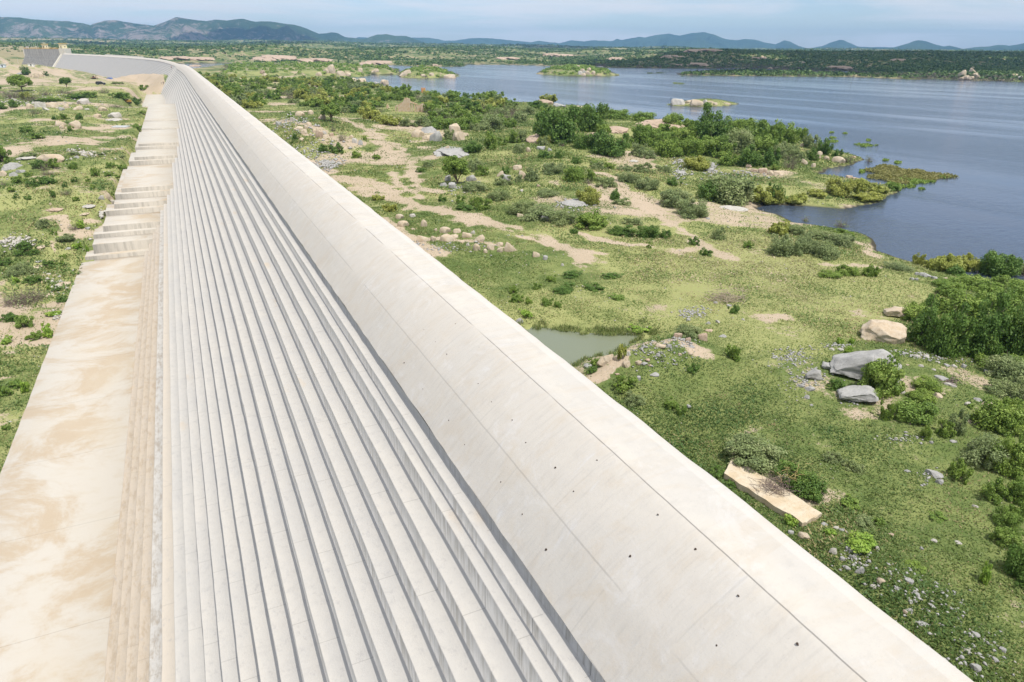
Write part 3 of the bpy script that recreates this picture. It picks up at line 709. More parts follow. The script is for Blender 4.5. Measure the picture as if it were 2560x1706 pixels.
z8 = CZ - 14.76
steps += [(6.52, z8), (6.52, CZ - 14.20), (6.55, CZ - 14.17), (6.98, CZ - 14.17), (6.98, CZ - 13.68)]
def step_jit(LX, LZ, S):
    p = np.floor(S / 3.05 + 0.13 * np.round(LX)); q = np.round(LX * 1.34)
    a = (_h(p, q, 7) - 0.5) * 0.026 + (vnoise(S / 1.1, q * 3.7, 8) - 0.5) * 0.016
    b = (vnoise(S / 2.0, q * 2.1, 9) - 0.5) * 0.014
    return a + 0 * LX, b + 0 * LX
V, F, A = sweep(steps, step_jit)
link('stepped_face', np_mesh('stepped_face', V, F, A, False, [M_STEP]), dam)
og = [(6.98, CZ - 13.68)] + [(x, CZ - np.interp(x, [6.98, 7.5, 8.12, 8.8, 9.5, 10.05, 10.2, 10.35, 11.62], [13.68, 13.08, 12.40, 11.86, 11.40, 11.10, 11.045, 11.03, 11.0])) for x in np.arange(7.1, 11.63, 0.19)] + [(11.62, CZ - 11.0)]
def og_jit(LX, LZ, S):
    a = (vnoise(S / 0.5, LX * 3, 12) - 0.5) * 0.05 * (LX < 7.02)
    step = (_h(np.floor(S / 9.15 + 0 * LX), 0 * LX + 2, 13) - 0.5) * 0.025
    return a, step + (vnoise(S / 2.5, LX * 1.2, 14) - 0.5) * 0.02
V, F, A = sweep(og, og_jit)
link('ogee_crest', np_mesh('ogee_crest', V, F, A, True, [M_OGEE]), dam)
j510 = int(np.searchsorted(ys, 512))
ed = [(11.62, CZ - 11.0), (11.97, CZ - 11.0), (12.01, CZ - 11.05), (12.01, CZ - 50)]
def ed_jit(LX, LZ, S):
    a = (vnoise(S / 0.7, 0 * LX, 16) - 0.5) * 0.07 * (LX > 11.9)
    step = (_h(np.floor(S / 9.15 + 0 * LX), 0 * LX + 2, 13) - 0.5) * 0.025
    return a, step + (vnoise(S / 2.5, np.minimum(LX, 11.62) * 1.2 + 0 * S, 14) - 0.5) * 0.02
V, F, A = sweep(ed, ed_jit)
link('upstream_face', np_mesh('upstream_face', V, F, A, False, [M_OGEE]), dam)
# the thicker stretch of crest beyond the bend
ja = int(np.searchsorted(ys, 705)); jb = int(np.searchsorted(ys, 815))
V, F, A = sweep([(10.6, CZ - 11.8), (10.65, CZ - 9.4), (11.95, CZ - 9.4), (12.05, CZ - 9.5), (12.05, CZ - 13)], None, ja, jb)
n_ = jb - ja
F = [F, np.array([[0, n_, 2 * n_, 3 * n_]]), np.array([[n_ - 1, 4 * n_ - 1, 3 * n_ - 1, 2 * n_ - 1]])]
link('raised_crest', np_mesh('raised_crest', V, F, A, False, [M_OGEE]), dam)
# end wall where the spillway meets the abutment
eb = np.array([bx[-1], Y_END]); er = np.array([rx[-1], ry[-1]]); ef = np.array([-ry[-1], rx[-1]])
def end_pt(lx, f, z): return (eb[0] + er[0] * lx + ef[0] * f, eb[1] + er[1] * lx + ef[1] * f, z)
M_PALE = plain('pale_concrete', (0.60, 0.565, 0.48), 0.9, 0.12, 0.6, 0.2)
def end_prism(name, prof, f0, f1, m, parent):
    V = [end_pt(x, f0, z) for x, z in prof] + [end_pt(x, f1, z) for x, z in prof]
    n = len(prof); bm = bmesh.new(); vs = [bm.verts.new(v) for v in V]
    bm.faces.new(vs[:n]); bm.faces.new(vs[n:][::-1])
    for i in range(n): bm.faces.new((vs[i], vs[n + i], vs[n + (i + 1) % n], vs[(i + 1) % n]))
    bmesh.ops.recalc_face_normals(bm, faces=bm.faces[:])
    me = bpy.data.meshes.new(name); bm.to_mesh(me); bm.free(); me.materials.append(m)
    return link(name, me, parent)
lz0 = float(lf[-1])
end_prism('training_wall', [(12.2, CZ - 50), (12.2, CZ - 9.2 + lz0), (7.6, CZ - 9.2 + lz0), (7.6, CZ - 11.6 + lz0), (-11.0, CZ - 33.5 + lz0), (-11.0, CZ - 50)], 0.0, 3.0, M_PALE, dam)

# bolt holes with rust on the crest
m_, t_ = new_mat('rust_hole'); finish(t_, (0.045, 0.030, 0.022), 0.9); M_HOLE = m_
hb = MB(); hb.bm.verts.ensure_lookup_table()
hv = [(math.cos(a) * (1 + .25 * math.sin(3 * a)), math.sin(a), 0) for a in np.linspace(0, 2 * math.pi, 10)[:-1]]
hole_me = np_mesh('tie_hole', np.array(hv + [(v[0] * .5, v[1] * .5, 0.35) for v in hv]) * 0.035,
                  [np.array([[i, (i + 1) % 9, 9 + (i + 1) % 9, 9 + i] for i in range(9)]), np.array([list(range(9, 18))])], None, False, [M_HOLE])
rh = random.Random(5)
zog = lambda x: CZ - float(np.interp(x, [6.98, 7.5, 8.12, 8.8, 9.5, 10.05, 10.2, 11.6], [13.68, 13.08, 12.40, 11.86, 11.40, 11.10, 11.045, 11.0]))
for row, lxh in enumerate((7.55, 8.75, 9.75)):
    for i in range(17):
        yv = 3.2 + i * 1.52 + row * 0.4 + rh.uniform(-.25, .25)
        if rh.random() < 0.42: continue
        q = lxh + rh.uniform(-.08, .08)
        h_ = link('tie_hole', hole_me, dam, (q, yv, zog(q) + 0.004))
        sl = (zog(q + .1) - zog(q - .1)) / .2
        h_.rotation_euler = (0, -math.atan(sl), rh.uniform(0, 3)); s_ = rh.uniform(.5, 1.0); h_.scale = (s_, s_ * rh.uniform(.7, 1.2), s_)

# ------------------------------------------------------------------ stepped apron slabs along the toe
apron = empty('toe_apron', (0, 0, 0))
tag(apron, 'pale beige concrete apron slabs climbing in steps along the foot of the dam', 'concrete apron')
ST = [(384, 598, 31.1, -16.6, 32.7, -17.9), (402, 554, 29.4, -15.1, 30.4, -16.7), (420, 501, 27.6, -13.6, 28.5, -15.1), (436, 463, 25.8, -12.3, 26.6, -13.5),
      (445, 388, 24.1, -10.7, 24.8, -12.0), (449, 356, 22.9, -10.1, 23.5, -10.9), (445, 318, 22.55, -10.0, 22.7, -10.2), (440, 299, 22.3, -9.9, 22.45, -10.0)]
fronts = [at_depth(a, b, D)[1] for a, b, D, *_ in ST]
def slab(name, x0, x1, y0, y1, z1, z0, seed):
    """a block with slightly worn edges"""
    ny = max(2, int((y1 - y0) / 1.5)); yy = np.linspace(y0, y1, ny + 1)
    e = (vnoise(yy / 1.3, yy * 0 + seed, 21) - .5) * .07
    prof = [(x0, z0), (x0, z1 - .03), (x0 + .03, z1), (x1, z1), (x1, z0)]
    V = np.array([[px + (ee if i in (0, 1, 2) else 0), v, pz] for i, (px, pz) in enumerate(prof) for v, ee in zip(yy, e)])
    m = len(yy); i = np.arange(5 * m).reshape(5, m)
    F = np.stack([i[:-1, :-1].ravel(), i[1:, :-1].ravel(), i[1:, 1:].ravel(), i[:-1, 1:].ravel()], 1)[:, ::-1]
    return link(name, np_mesh(name, V, [F, i[:, 0][None, :], i[:, -1][None, ::-1]], None, False, [M_SLAB]), apron)
slab('apron_slab', -18.5, -7.0, -60, fronts[0] - 1.5, CZ - 33.4, CZ - 38, 1)
for j, (a, b, D, xo, Dl, xl) in enumerate(ST):
    y1 = fronts[j + 1] - 1.4 if j + 1 < len(ST) else 338.0
    xi = lip(math.floor(21.96 / .9 - D / .9 + 0.0)) + 1.2
    slab('footing_block', xl, xi, fronts[j] - 1.5, y1 + 0.6, CZ - Dl, CZ - 40, 10 + j)
    slab('apron_slab', xo, xi + 0.05, fronts[j], y1, CZ - D, CZ - 39, 30 + j)
slab('apron_slab', -15.0, -3.0, 352, 500, CZ - 27.4, CZ - 36, 60)
tag(bpy.data.objects['toe_apron'])

# ---- broken cumulus high above, outside the air: their shadows darken the far shore and part of the range
m_, t_ = new_mat('cloud_white'); finish(t_, (0.85, 0.86, 0.88), 1.0, spec=0.0, transl=0.3); M_CLOUD = m_
def cloud(cx, cy, rx_, ry_, seed, z=1350.0):
    bm = bmesh.new(); r = random.Random(seed)
    for i in range(46):
        a = r.uniform(0, 6.283); q = math.sqrt(r.random()) * .95
        s = r.uniform(.16, .34) * min(rx_, ry_)
        mt = Matrix.Translation((q * math.cos(a) * rx_, q * math.sin(a) * ry_, r.uniform(0, .25) * s)) @ Matrix.Diagonal((s * r.uniform(1, 1.6), s, s * .45, 1))
        bmesh.ops.create_icosphere(bm, subdivisions=3, radius=1.0, matrix=mt)
    me = bpy.data.meshes.new('cloud'); 
    bm.verts.ensure_lookup_table(); co = np.array([v.co[:] for v in bm.verts])
    n = (fbm(co[:, 0] / 90, co[:, 1] / 90, seed, 4) - .5) * 70
    for v, k in zip(bm.verts, n): v.co.z += k; v.co.x += k * .8; v.co.y -= k * .6
    bm.to_mesh(me); bm.free(); me.materials.append(M_CLOUD)
    for p in me.polygons: p.use_smooth = True
    return tag(link('cloud', me, None, (cx, cy, z)), kind='structure')
_off = SUN_VEC / SUN_VEC.z * 1340.0
for tx, ty, ax, ay, sd_ in [(980, 800, 520, 330, 1), (1500, 1150, 480, 420, 2), (480, 5500, 420, 420, 3), (150, 2900, 420, 260, 4), (1900, 3300, 500, 300, 5)]:
    cloud(tx + _off.x, ty + _off.y, ax, ay, sd_)

# ------------------------------------------------------------------ rocks
def rock_mat(name, c1, c2, c3):
    m, t = new_mat(name)
    pos = t.n('ShaderNodeTexCoord').outputs['Object']
    rnd = t.n('ShaderNodeObjectInfo').outputs['Random']
    off = t.n('ShaderNodeVectorMath', {0: pos, 1: t.comb(t.math('MULTIPLY', rnd, 37.0), 3.0, 1.0)}, operation='ADD').outputs[0]
    n1 = t.noise(off, 1.3, 5, 0.65, 0.4); n2 = t.noise(off, 6.0, 6, 0.75); n3 = t.noise(t.scale(off, (3, 3, 0.8)), 1.6, 4, 0.6)
    col = t.mix(t.step(n1, 0.35, 0.66), c1, c2)
    col = t.mix(t.math('MULTIPLY', t.step(n2, 0.50, 0.70), 0.6), col, c3)
    col = t.mix(t.math('MULTIPLY', t.step(n3, 0.56, 0.72), 0.5), col, tuple(v * .55 for v in c1))
    col = t.mix(t.math('MULTIPLY', rnd, 0.30), col, tuple(v * .72 for v in c2))
    finish(t, col, 0.93, t.math('ADD', n2, n1), 0.7, 0.06, 0.15)
    return m
ROCKM = {'T': rock_mat('tan_granite', (0.45, 0.36, 0.255), (0.50, 0.43, 0.34), (0.36, 0.27, 0.18)),
         'G': rock_mat('grey_granite', (0.30, 0.295, 0.285), (0.39, 0.385, 0.37), (0.22, 0.215, 0.205)),
         'K': rock_mat('pink_granite', (0.39, 0.295, 0.22), (0.46, 0.36, 0.28), (0.30, 0.21, 0.155)),
         'W': rock_mat('pale_rock', (0.40, 0.375, 0.335), (0.47, 0.45, 0.41), (0.31, 0.28, 0.24))}
_ico = {}
def ico(sub):
    if sub not in _ico:
        bm = bmesh.new(); bmesh.ops.create_icosphere(bm, subdivisions=sub, radius=1.0)
        V = np.array([v.co[:] for v in bm.verts]); bm.verts.index_update()
        F = np.array([[v.index for v in f.verts] for f in bm.faces]); bm.free(); _ico[sub] = (V, F)
    return _ico[sub]
def rock_shape(seed, sub=4, planes=13, ang=0.75, rough=0.10):
    """a broken boulder: unit ball cut by random planes, weathered by noise; half-width 1, sits on z=0"""
    r = np.random.RandomState(seed)
    V, F = ico(sub); D = V / np.linalg.norm(V, axis=1)[:, None]
    N = r.normal(size=(planes, 3)); N /= np.linalg.norm(N, axis=1)[:, None]; Hh = r.uniform(0.62, 1.0, planes)
    N[0] = (r.normal() * .15, r.normal() * .15, 1); N[0] /= np.linalg.norm(N[0]); Hh[0] = r.uniform(.6, .8)
    dots = np.maximum(D @ N.T, 1e-3)
    cut = np.min(Hh[None, :] / dots, 1); rad = (1 - ang) * 1.0 + ang * np.minimum(cut, 1.18)
    p = D * 1.7 + r.uniform(0, 50, 3)
    nz = (fbm(p[:, 0] + p[:, 2] * .7, p[:, 1] - p[:, 2] * .6, seed, 4) - .5)
    nz2 = (fbm(p[:, 0] * 4 + p[:, 2] * 3, p[:, 1] * 4 - p[:, 2] * 2.5, seed + 5, 3) - .5)
    rad = rad * (1 + rough * 2 * nz + rough * .8 * nz2)
    P_ = D * rad[:, None]
    P_[:, 2] = np.where(P_[:, 2] < -.35, -.35 + (P_[:, 2] + .35) * .2, P_[:, 2])
    P_ /= np.array([np.abs(P_[:, 0]).max(), np.abs(P_[:, 1]).max(), 1]); P_[:, 2] += .25
    P_[:, 2] /= P_[:, 2].max()
    return P_, F
ROCK_ME = {}
def rock_mesh(kind, var):
    key = (kind, var)
    if key not in ROCK_ME:
        if isinstance(var, str): V, F = rock_shape(900 + ord(kind) * 3 + int(var[4:]), 5, 9, 0.45, 0.30)
        else: V, F = rock_shape(100 + var * 13 + ord(kind), 4, 7 + var % 4 * 2, 0.93 + .03 * (var % 4), 0.09 + .03 * (var % 3))
        ROCK_ME[key] = np_mesh('boulder', V, F, None, True, [ROCKM[kind]])
        ROCK_ME[key].set_sharp_from_angle(angle=math.radians(34))
    return ROCK_ME[key]
COLN = {'T': 'tan', 'G': 'grey', 'K': 'pinkish', 'W': 'pale'}
ORD = ['first', 'second', 'third', 'fourth', 'fifth', 'sixth', 'seventh', 'eighth', 'ninth', 'tenth', 'eleventh', 'twelfth', 'thirteenth', 'fourteenth', 'fifteenth', 'sixteenth', 'seventeenth', 'eighteenth', 'nineteenth', 'twentieth',
       'twenty-first', 'twenty-second', 'twenty-third', 'twenty-fourth', 'twenty-fifth', 'twenty-sixth', 'twenty-seventh', 'twenty-eighth', 'twenty-ninth', 'thirtieth', 'thirty-first', 'thirty-second', 'thirty-third', 'thirty-fourth', 'thirty-fifth', 'thirty-sixth', 'thirty-seventh', 'thirty-eighth', 'thirty-ninth', 'fortieth']
rr_ = random.Random(11)
def place_rock(kind, code, x, y, w, h, name='boulder', flat=False, rz=None):
    px, py = P(code, x, y - 0.04 * h); s = CROPS[code][2]
    p = hit(px, py); dep = depth_of(p)
    wm = w / s * dep / FPX; d = ray(px, py); sa = -d[2]; ca = math.sqrt(1 - sa * sa)
    hm = max(h / s * dep / FPX, 0.02)
    if flat: dm = min(hm / max(sa, .05), wm * 1.6); zh = max(0.10 * wm, 0.15 * hm) if hm < wm else .3 * hm; zh = min(zh, hm / ca * .8)
    else:
        dm = 0.75 * wm; zh = min(max((hm - dm * sa * 0.60) / ca, 0.35 * hm), .62 * wm + .25 * hm)
    var = 'flat%d' % rr_.randrange(4) if flat else rr_.randrange(9)
    o = link(name, rock_mesh(kind, var))
    back = np.array([d[0], d[1]]) / math.hypot(d[0], d[1])
    c = p[:2] + back * dm * (.42 if not flat else .5)
    a = math.atan2(-back[0], back[1]) + (rr_.uniform(-.35, .35) if rz is None else rz)
    zg = min(float(height(np.array([c[0]]), np.array([c[1]]))[0]), p[2] + .3)
    o.location = (c[0], c[1], (max(zg, ZW - .1) if c[0] > Bx(min(c[1], 1000)) + 6 else zg) - 0.2 * zh); o.rotation_euler = (0, 0, a) if flat else (rr_.uniform(-.16, .16), rr_.uniform(-.16, .16), a); o.scale = (wm / 2, dm / 2, zh * 1.1)
    return o, px
def rock_row(code, where, group, lst, cat='rock', name='boulder'):
    """rows of (x, y, w, h, kind [, flat]); each label is told apart by colour, build and its order from the left"""
    made = []
    for q in lst:
        x, y, w, h = q[:4]; kind = q[4] if len(q) > 4 else 'T'; fl = len(q) > 5
        o, px = place_rock(kind, code, x, y, w, h, name, fl); made.append((px, o, q, kind, fl))
    made.sort(key=lambda e: e[0])
    n = len(made)
    for i, (px, o, q, kind, fl) in enumerate(made):
        r = q[2] / q[3]
        adj = 'flat' if fl or r > 2.3 else 'broad' if r > 1.35 else 'upright' if r < 0.9 else 'blocky'
        size = 'large ' if q[2] * q[3] > 2.2 * np.median([e[2][2] * e[2][3] for e in made]) else 'small ' if q[2] * q[3] < 0.45 * np.median([e[2][2] * e[2][3] for e in made]) else ''
        pos = ORD[i] + ' from left'
        tag(o, f'{size}{adj} {COLN[kind]} {cat} {where}, {pos}', cat, group)

rock_row('B1', 'in the scattered row along the dam crest', 'boulders scattered in a row beside the dam', [
    (1315, 725, 95, 60, 'T'), (1355, 795, 130, 75, 'T'), (1430, 710, 60, 40, 'W'), (1535, 800, 75, 90, 'T'), (1430, 825, 45, 25, 'T'), (1380, 925, 90, 75, 'T'), (1515, 935, 130, 75, 'T'), (1625, 930, 65, 65, 'T'),
    (1735, 935, 145, 80, 'T'), (1735, 855, 130, 75, 'T'), (1800, 905, 100, 45, 'T'), (1640, 835, 45, 30, 'T'), (1830, 855, 80, 50, 'T'), (1920, 895, 110, 65, 'T'), (1980, 860, 40, 35, 'W'), (1880, 945, 60, 30, 'T'), (1930, 970, 45, 30, 'W'),
    (2035, 940, 125, 80, 'T'), (2020, 1015, 85, 80, 'T'), (2090, 1035, 45, 45, 'T'), (2140, 1010, 75, 65, 'T'), (2225, 1030, 65, 60, 'T'), (2300, 1025, 120, 100, 'T'), (2225, 970, 70, 40, 'T'), (2549, 1072, 85, 62, 'T'), (2634, 1098, 50, 50, 'G')])
rock_row('A2', 'in the big cluster beyond the dirt track', 'boulders in the cluster beyond the track', [(1640, 1080, 120, 115, 'G'), (1490, 1040, 150, 80, 'T'), (1575, 1000, 150, 65, 'G'), (1810, 1010, 135, 105, 'T'), (1850, 1070, 115, 95, 'T'), (1560, 1060, 90, 50, 'T'), (1905, 1030, 70, 40, 'T')])
rock_row('A2', 'under the lone shrub beyond the track', 'rocks round the lone shrub', [(1740, 1440, 70, 90, 'G'), (1710, 1490, 75, 50, 'G'), (1790, 1510, 75, 80, 'G'), (1960, 1440, 110, 70, 'G'), (2020, 1470, 80, 40, 'G'), (2225, 1400, 75, 65, 'T'), (2285, 1440, 95, 70, 'G'), (1740, 1145, 50, 42, 'T')])
rock_row('A2', 'on the rubbly bank behind the dam crest', 'rocks on the rubbly bank', [(390, 975, 90, 35, 'T'), (440, 1010, 65, 50, 'T'), (580, 1045, 75, 80, 'K'), (600, 880, 80, 70, 'T'), (410, 850, 110, 60, 'T'), (690, 1030, 40, 50, 'K'), (420, 1075, 45, 35, 'T'), (330, 890, 50, 50, 'W'), (210, 930, 60, 40, 'G'), (950, 1110, 50, 60, 'G'), (900, 1090, 50, 60, 'W'),
    (480, 930, 60, 40, 'T'), (540, 1000, 50, 40, 'T'), (500, 830, 60, 45, 'T'), (460, 960, 40, 40, 'T'), (620, 1010, 50, 35, 'W'), (300, 840, 60, 35, 'G'), (870, 1050, 40, 45, 'T')])
rock_row('B2', 'in the scrub above the lakeside thicket', 'rocks among the low scrub', [(70, 890, 80, 45, 'T'), (295, 930, 80, 80, 'G'), (540, 945, 40, 40, 'G'), (240, 615, 40, 30, 'K'), (90, 545, 90, 100, 'T'), (85, 660, 40, 25, 'W'), (460, 1335, 30, 30, 'W'), (50, 460, 90, 50, 'T'), (270, 280, 90, 40, 'G'), (150, 300, 60, 60, 'T'), (345, 290, 40, 40, 'G'), (1480, 590, 40, 25, 'G'), (1785, 910, 40, 22, 'G'), (1970, 990, 25, 25, 'W'),
    (1800, 430, 90, 50, 'G'), (1780, 470, 120, 35, 'G')])
rock_row('B3', 'on the lake shore by the inlet', 'rocks along the shore by the inlet', [(165 - 0, 440, 0.1, 0.1, 'T')][:0] + [(20, 510, 60, 50, 'T'), (95, 510, 110, 45, 'T'), (35, 380, 55, 45, 'T'), (320, 410, 75, 55, 'T'), (405, 440, 45, 65, 'T'), (465, 330, 55, 50, 'T'), (455, 360, 45, 40, 'T'), (535, 375, 70, 50, 'T'), (645, 400, 150, 70, 'T'), (310, 250, 45, 40, 'T'), (745, 530, 75, 30, 'K'), (815, 545, 85, 22, 'K'), (780, 350, 50, 20, 'K'),
    (-180, 440, 60, 40, 'K'), (70, 495, 70, 35, 'T'), (-55, 490, 90, 60, 'K'), (-130, 480, 60, 35, 'K')])
rock_row('A2', 'on the bushy spit far up the lake', 'rocks on the far spit', [(880, 525, 75, 30, 'T'), (960, 530, 95, 35, 'T'), (1170, 555, 80, 50, 'T'), (1100, 550, 60, 25, 'G'), (690, 455, 115, 80, 'T'), (770, 480, 90, 50, 'T'), (830, 480, 80, 35, 'T'), (950, 440, 48, 40, 'T'), (80, 490, 60, 40, 'T'), (570, 480, 60, 35, 'T'), (640, 450, 60, 40, 'T'), (60, 460, 50, 35, 'K')])
rock_row('A2', 'on the bushy island nearest the left shore', 'rocks on the left island', [(1360, 480, 115, 68, 'T'), (1760, 497, 130, 42, 'T'), (1520, 485, 60, 25, 'T'), (1600, 480, 50, 30, 'T'), (1085, 450, 80, 40, 'T')])
rock_row('A3', 'on the domed green island', 'boulders on the domed island', [(640, 440, 45, 30, 'T'), (700, 432, 40, 35, 'T'), (620, 465, 50, 32, 'W'), (690, 470, 60, 38, 'T'), (740, 465, 45, 30, 'T'), (600, 402, 36, 26, 'T'), (660, 455, 45, 30, 'W'), (650, 478, 50, 25, 'T')])
rock_row('A3', 'on the low rocky islet', 'rocks of the low islet', [(1510, 741, 132, 58, 'W'), (1670, 748, 145, 54, 'T'), (1762, 738, 60, 45, 'W'), (1605, 722, 80, 22, 'T'), (1852, 741, 42, 24, 'T'), (1960, 738, 70, 20, 'T')])
rock_row('A3', 'on the shore by the small grassy point', 'rocks on the grassy point', [(300, 738, 185, 48, 'K'), (430, 762, 130, 35, 'G'), (610, 768, 60, 20, 'T')])
rock_row('A4', 'in the stacked pile on the far right shore', 'stacked boulders on the right shore', [(1770, 485, 72, 65, 'T'), (1852, 462, 72, 62, 'T'), (1858, 420, 45, 30, 'T'), (1800, 512, 60, 40, 'T'), (1885, 492, 55, 45, 'T'), (1850, 512, 52, 32, 'T'), (1912, 502, 40, 50, 'T'), (1760, 512, 50, 28, 'T'), (2240, 482, 62, 28, 'T'), (2295, 502, 50, 22, 'G'), (320, 372, 48, 28, 'T')])
rock_row('B4', 'on the earth mound by the pond', 'rocks on the mound by the pond', [(1000, 855, 170, 115, 'T'), (1185, 882, 78, 65, 'T'), (1300, 855, 68, 42, 'T'), (1355, 860, 62, 30, 'G'), (1495, 700, 112, 48, 'T'), (1575, 702, 58, 42, 'G'), (1200, 775, 58, 42, 'W'), (1430, 752, 32, 25, 'W'), (1475, 780, 50, 35, 'G'), (1295, 1002, 45, 65, 'G'), (1440, 967, 92, 42, 'G'), (1680, 775, 50, 35, 'T'),
    (1105, 950, 50, 20, 'K'), (850, 882, 112, 45, 'G'), (1385, 822, 60, 25, 'K'), (1400, 868, 40, 22, 'T'), (1770, 760, 60, 25, 'T'), (1640, 690, 40, 25, 'G'), (1690, 690, 45, 25, 'W'), (1780, 700, 60, 25, 'G')])
rock_row('B4', 'in the grass right of the pond', 'rocks in the grass right of the pond', [(1885, 632, 92, 82, 'K'), (1750, 642, 52, 55, 'K'), (1660, 602, 82, 60, 'K'), (1945, 552, 82, 30, 'K'), (2060, 602, 82, 32, 'G'), (1750, 452, 42, 30, 'G'), (1930, 482, 52, 32, 'G'), (2000, 292, 42, 28, 'G'), (1755, 1250, 48, 38, 'G'), (215, 472, 72, 52, 'G'), (2250, 445, 40, 22, 'W'), (2020, 470, 50, 35, 'W'), (1850, 400, 50, 25, 'G'), (2120, 320, 50, 25, 'G')])
rock_row('B5', 'in the line of stones behind the great boulder', 'stones in a line behind the great boulder', [(1155, 842, 36, 26, 'W'), (1240, 867, 46, 28, 'G'), (1350, 892, 72, 36, 'W'), (1440, 897, 78, 32, 'W'), (1545, 942, 42, 22, 'W'), (1630, 977, 62, 28, 'G'), (1780, 992, 46, 50, 'G'), (1690, 982, 62, 32, 'W'), (1390, 977, 52, 28, 'W'), (1267, 965, 40, 15, 'T'), (1510, 1010, 45, 20, 'W'), (2025, 1057, 50, 50, 'G'), (1985, 1037, 42, 36, 'G'), (660, 830, 70, 30, 'W'), (580, 828, 50, 25, 'W')], 'stone', 'stone')
rock_row('B5', 'between the great boulder and the bushes', 'stones in front of the right thicket', [(1580, 1105, 130, 45, 'G'), (1655, 1158, 112, 42, 'W'), (1530, 1262, 102, 50, 'T'), (1595, 1232, 62, 28, 'T'), (1810, 1337, 62, 46, 'W'), (1910, 1292, 82, 36, 'G'), (1985, 1340, 110, 60, 'T'), (1205, 1222, 82, 36, 'W'), (1205, 1122, 36, 36, 'W'), (380, 1203, 92, 52, 'G'), (300, 1170, 70, 40, 'G'), (390, 1335, 40, 22, 'G'), (350, 1270, 60, 40, 'G')], 'stone', 'stone')
rock_row('B5', 'in the grey pile near the waterside bushes', 'grey stones piled near the waterside', [(1350, 142, 52, 36, 'G'), (1400, 152, 92, 46, 'G'), (1450, 162, 92, 42, 'G'), (1510, 177, 62, 32, 'G'), (1305, 187, 46, 30, 'G'), (1350, 190, 42, 30, 'G'), (1620, 175, 50, 20, 'T')], 'stone', 'stone')
rock_row('B6', 'on the rubble beside the dam crest', 'stones on the rubble beside the crest', [(855, 772, 52, 46, 'W'), (960, 762, 66, 32, 'G'), (985, 797, 42, 32, 'G'), (945, 872, 42, 32, 'G'), (1015, 897, 56, 56, 'G'), (1025, 842, 36, 32, 'W'), (1160, 957, 66, 42, 'T'), (1105, 987, 42, 32, 'W'), (1255, 992, 52, 26, 'G'), (1370, 1027, 62, 26, 'G'), (1410, 1222, 82, 32, 'G'), (1740, 1287, 62, 36, 'G'), (1915, 1377, 46, 32, 'G'), (1735, 1502, 72, 52, 'G'),
    (590, 642, 42, 26, 'G'), (680, 682, 92, 56, 'T'), (870, 612, 42, 26, 'W'), (920, 632, 62, 28, 'G'), (800, 592, 52, 22, 'G'), (910, 810, 36, 30, 'G'), (1870, 1450, 50, 30, 'G'), (1690, 1385, 60, 30, 'W'), (1330, 950, 60, 36, 'G'), (1330, 1130, 50, 22, 'G'), (1300, 1145, 30, 28, 'K')], 'stone', 'stone')
rock_row('B6', 'in the open grass below the right thicket', 'stones in the grass below the thicket', [(1480, 288, 115, 48, 'G'), (1520, 332, 52, 36, 'G'), (1320, 255, 40, 18, 'G'), (1490, 692, 42, 20, 'W'), (1640, 707, 50, 18, 'W'), (1410, 742, 24, 28, 'G'), (1130, 742, 36, 36, 'W'), (1250, 52, 26, 22, 'W'), (1215, 52, 24, 18, 'G'), (1290, 50, 22, 16, 'W'), (1610, 70, 50, 18, 'G'), (1470, 76, 30, 22, 'G'), (1220, 655, 40, 18, 'K'), (1745, 475, 40, 20, 'W'), (1890, 445, 42, 18, 'W')], 'stone', 'stone')
# left of the dam
rock_row('L6', 'in the scrub left of the apron', 'rocks in the scrub left of the apron', [(870, 330, 420, 145, 'T'), (230, 450, 330, 110, 'G'), (240, 560, 140, 90, 'G'), (45, 560, 130, 110, 'T'), (1840, 962, 110, 135, 'T'), (1735, 962, 100, 100, 'W'), (1920, 1022, 115, 50, 'W'), (860, 1047, 42, 42, 'T'), (1310, 252, 92, 50, 'G'), (1500, 1472, 92, 50, 'G'), (1540, 1120, 220, 80, 'W', 1), (1450, 1255, 150, 70, 'T', 1), (1760, 1200, 140, 40, 'W', 1), (945, 1175, 280, 40, 'K', 1), (80, 480, 120, 60, 'G'), (350, 500, 160, 60, 'G'), (1210, 280, 60, 40, 'W'), (440, 290, 340, 35, 'W', 1)])
rock_row('L7', 'by the left edge of the lowest apron slab', 'rocks beside the lowest apron slab', [(925, 775, 82, 42, 'W'), (1000, 802, 102, 36, 'W'), (915, 832, 82, 26, 'T'), (1145, 822, 52, 32, 'T'), (1225, 862, 82, 42, 'W'), (1080, 942, 42, 32, 'W'), (1215, 942, 32, 40, 'W'), (1150, 942, 24, 24, 'W'), (1280, 1055, 360, 80, 'T', 1), (1020, 1275, 260, 90, 'T', 1), (860, 300, 190, 130, 'T', 1), (780, 705, 210, 130, 'T', 1), (810, 575, 140, 40, 'G', 1), (1400, 305, 132, 52, 'G'), (110, 152, 82, 42, 'G'), (40, 182, 62, 26, 'G'), (1010, 1000, 40, 20, 'W'), (460, 95, 70, 25, 'W')])
rock_row('c1', 'in the rubble field left of the dam', 'rocks in the rubble field', [(755, 952, 120, 50, 'W'), (950, 1017, 96, 46, 'T'), (690, 1177, 110, 72, 'T'), (545, 1152, 110, 50, 'T'), (572, 1177, 52, 40, 'T'), (280, 992, 72, 46, 'T'), (380, 985, 112, 62, 'W'), (480, 987, 112, 58, 'T'), (565, 1012, 56, 42, 'G'), (610, 992, 62, 40, 'T'), (710, 1007, 92, 50, 'T'), (40, 997, 42, 26, 'W'), (1040, 1080, 135, 52, 'W'), (1040, 1110, 160, 40, 'W', 1), (790, 1005, 50, 16, 'W'), (310, 950, 50, 22, 'W'), (900, 1080, 90, 45, 'T'), (420, 1010, 60, 30, 'W'), (250, 960, 30, 30, 'W'), (130, 920, 50, 20, 'W'), (1120, 900, 60, 14, 'W')])
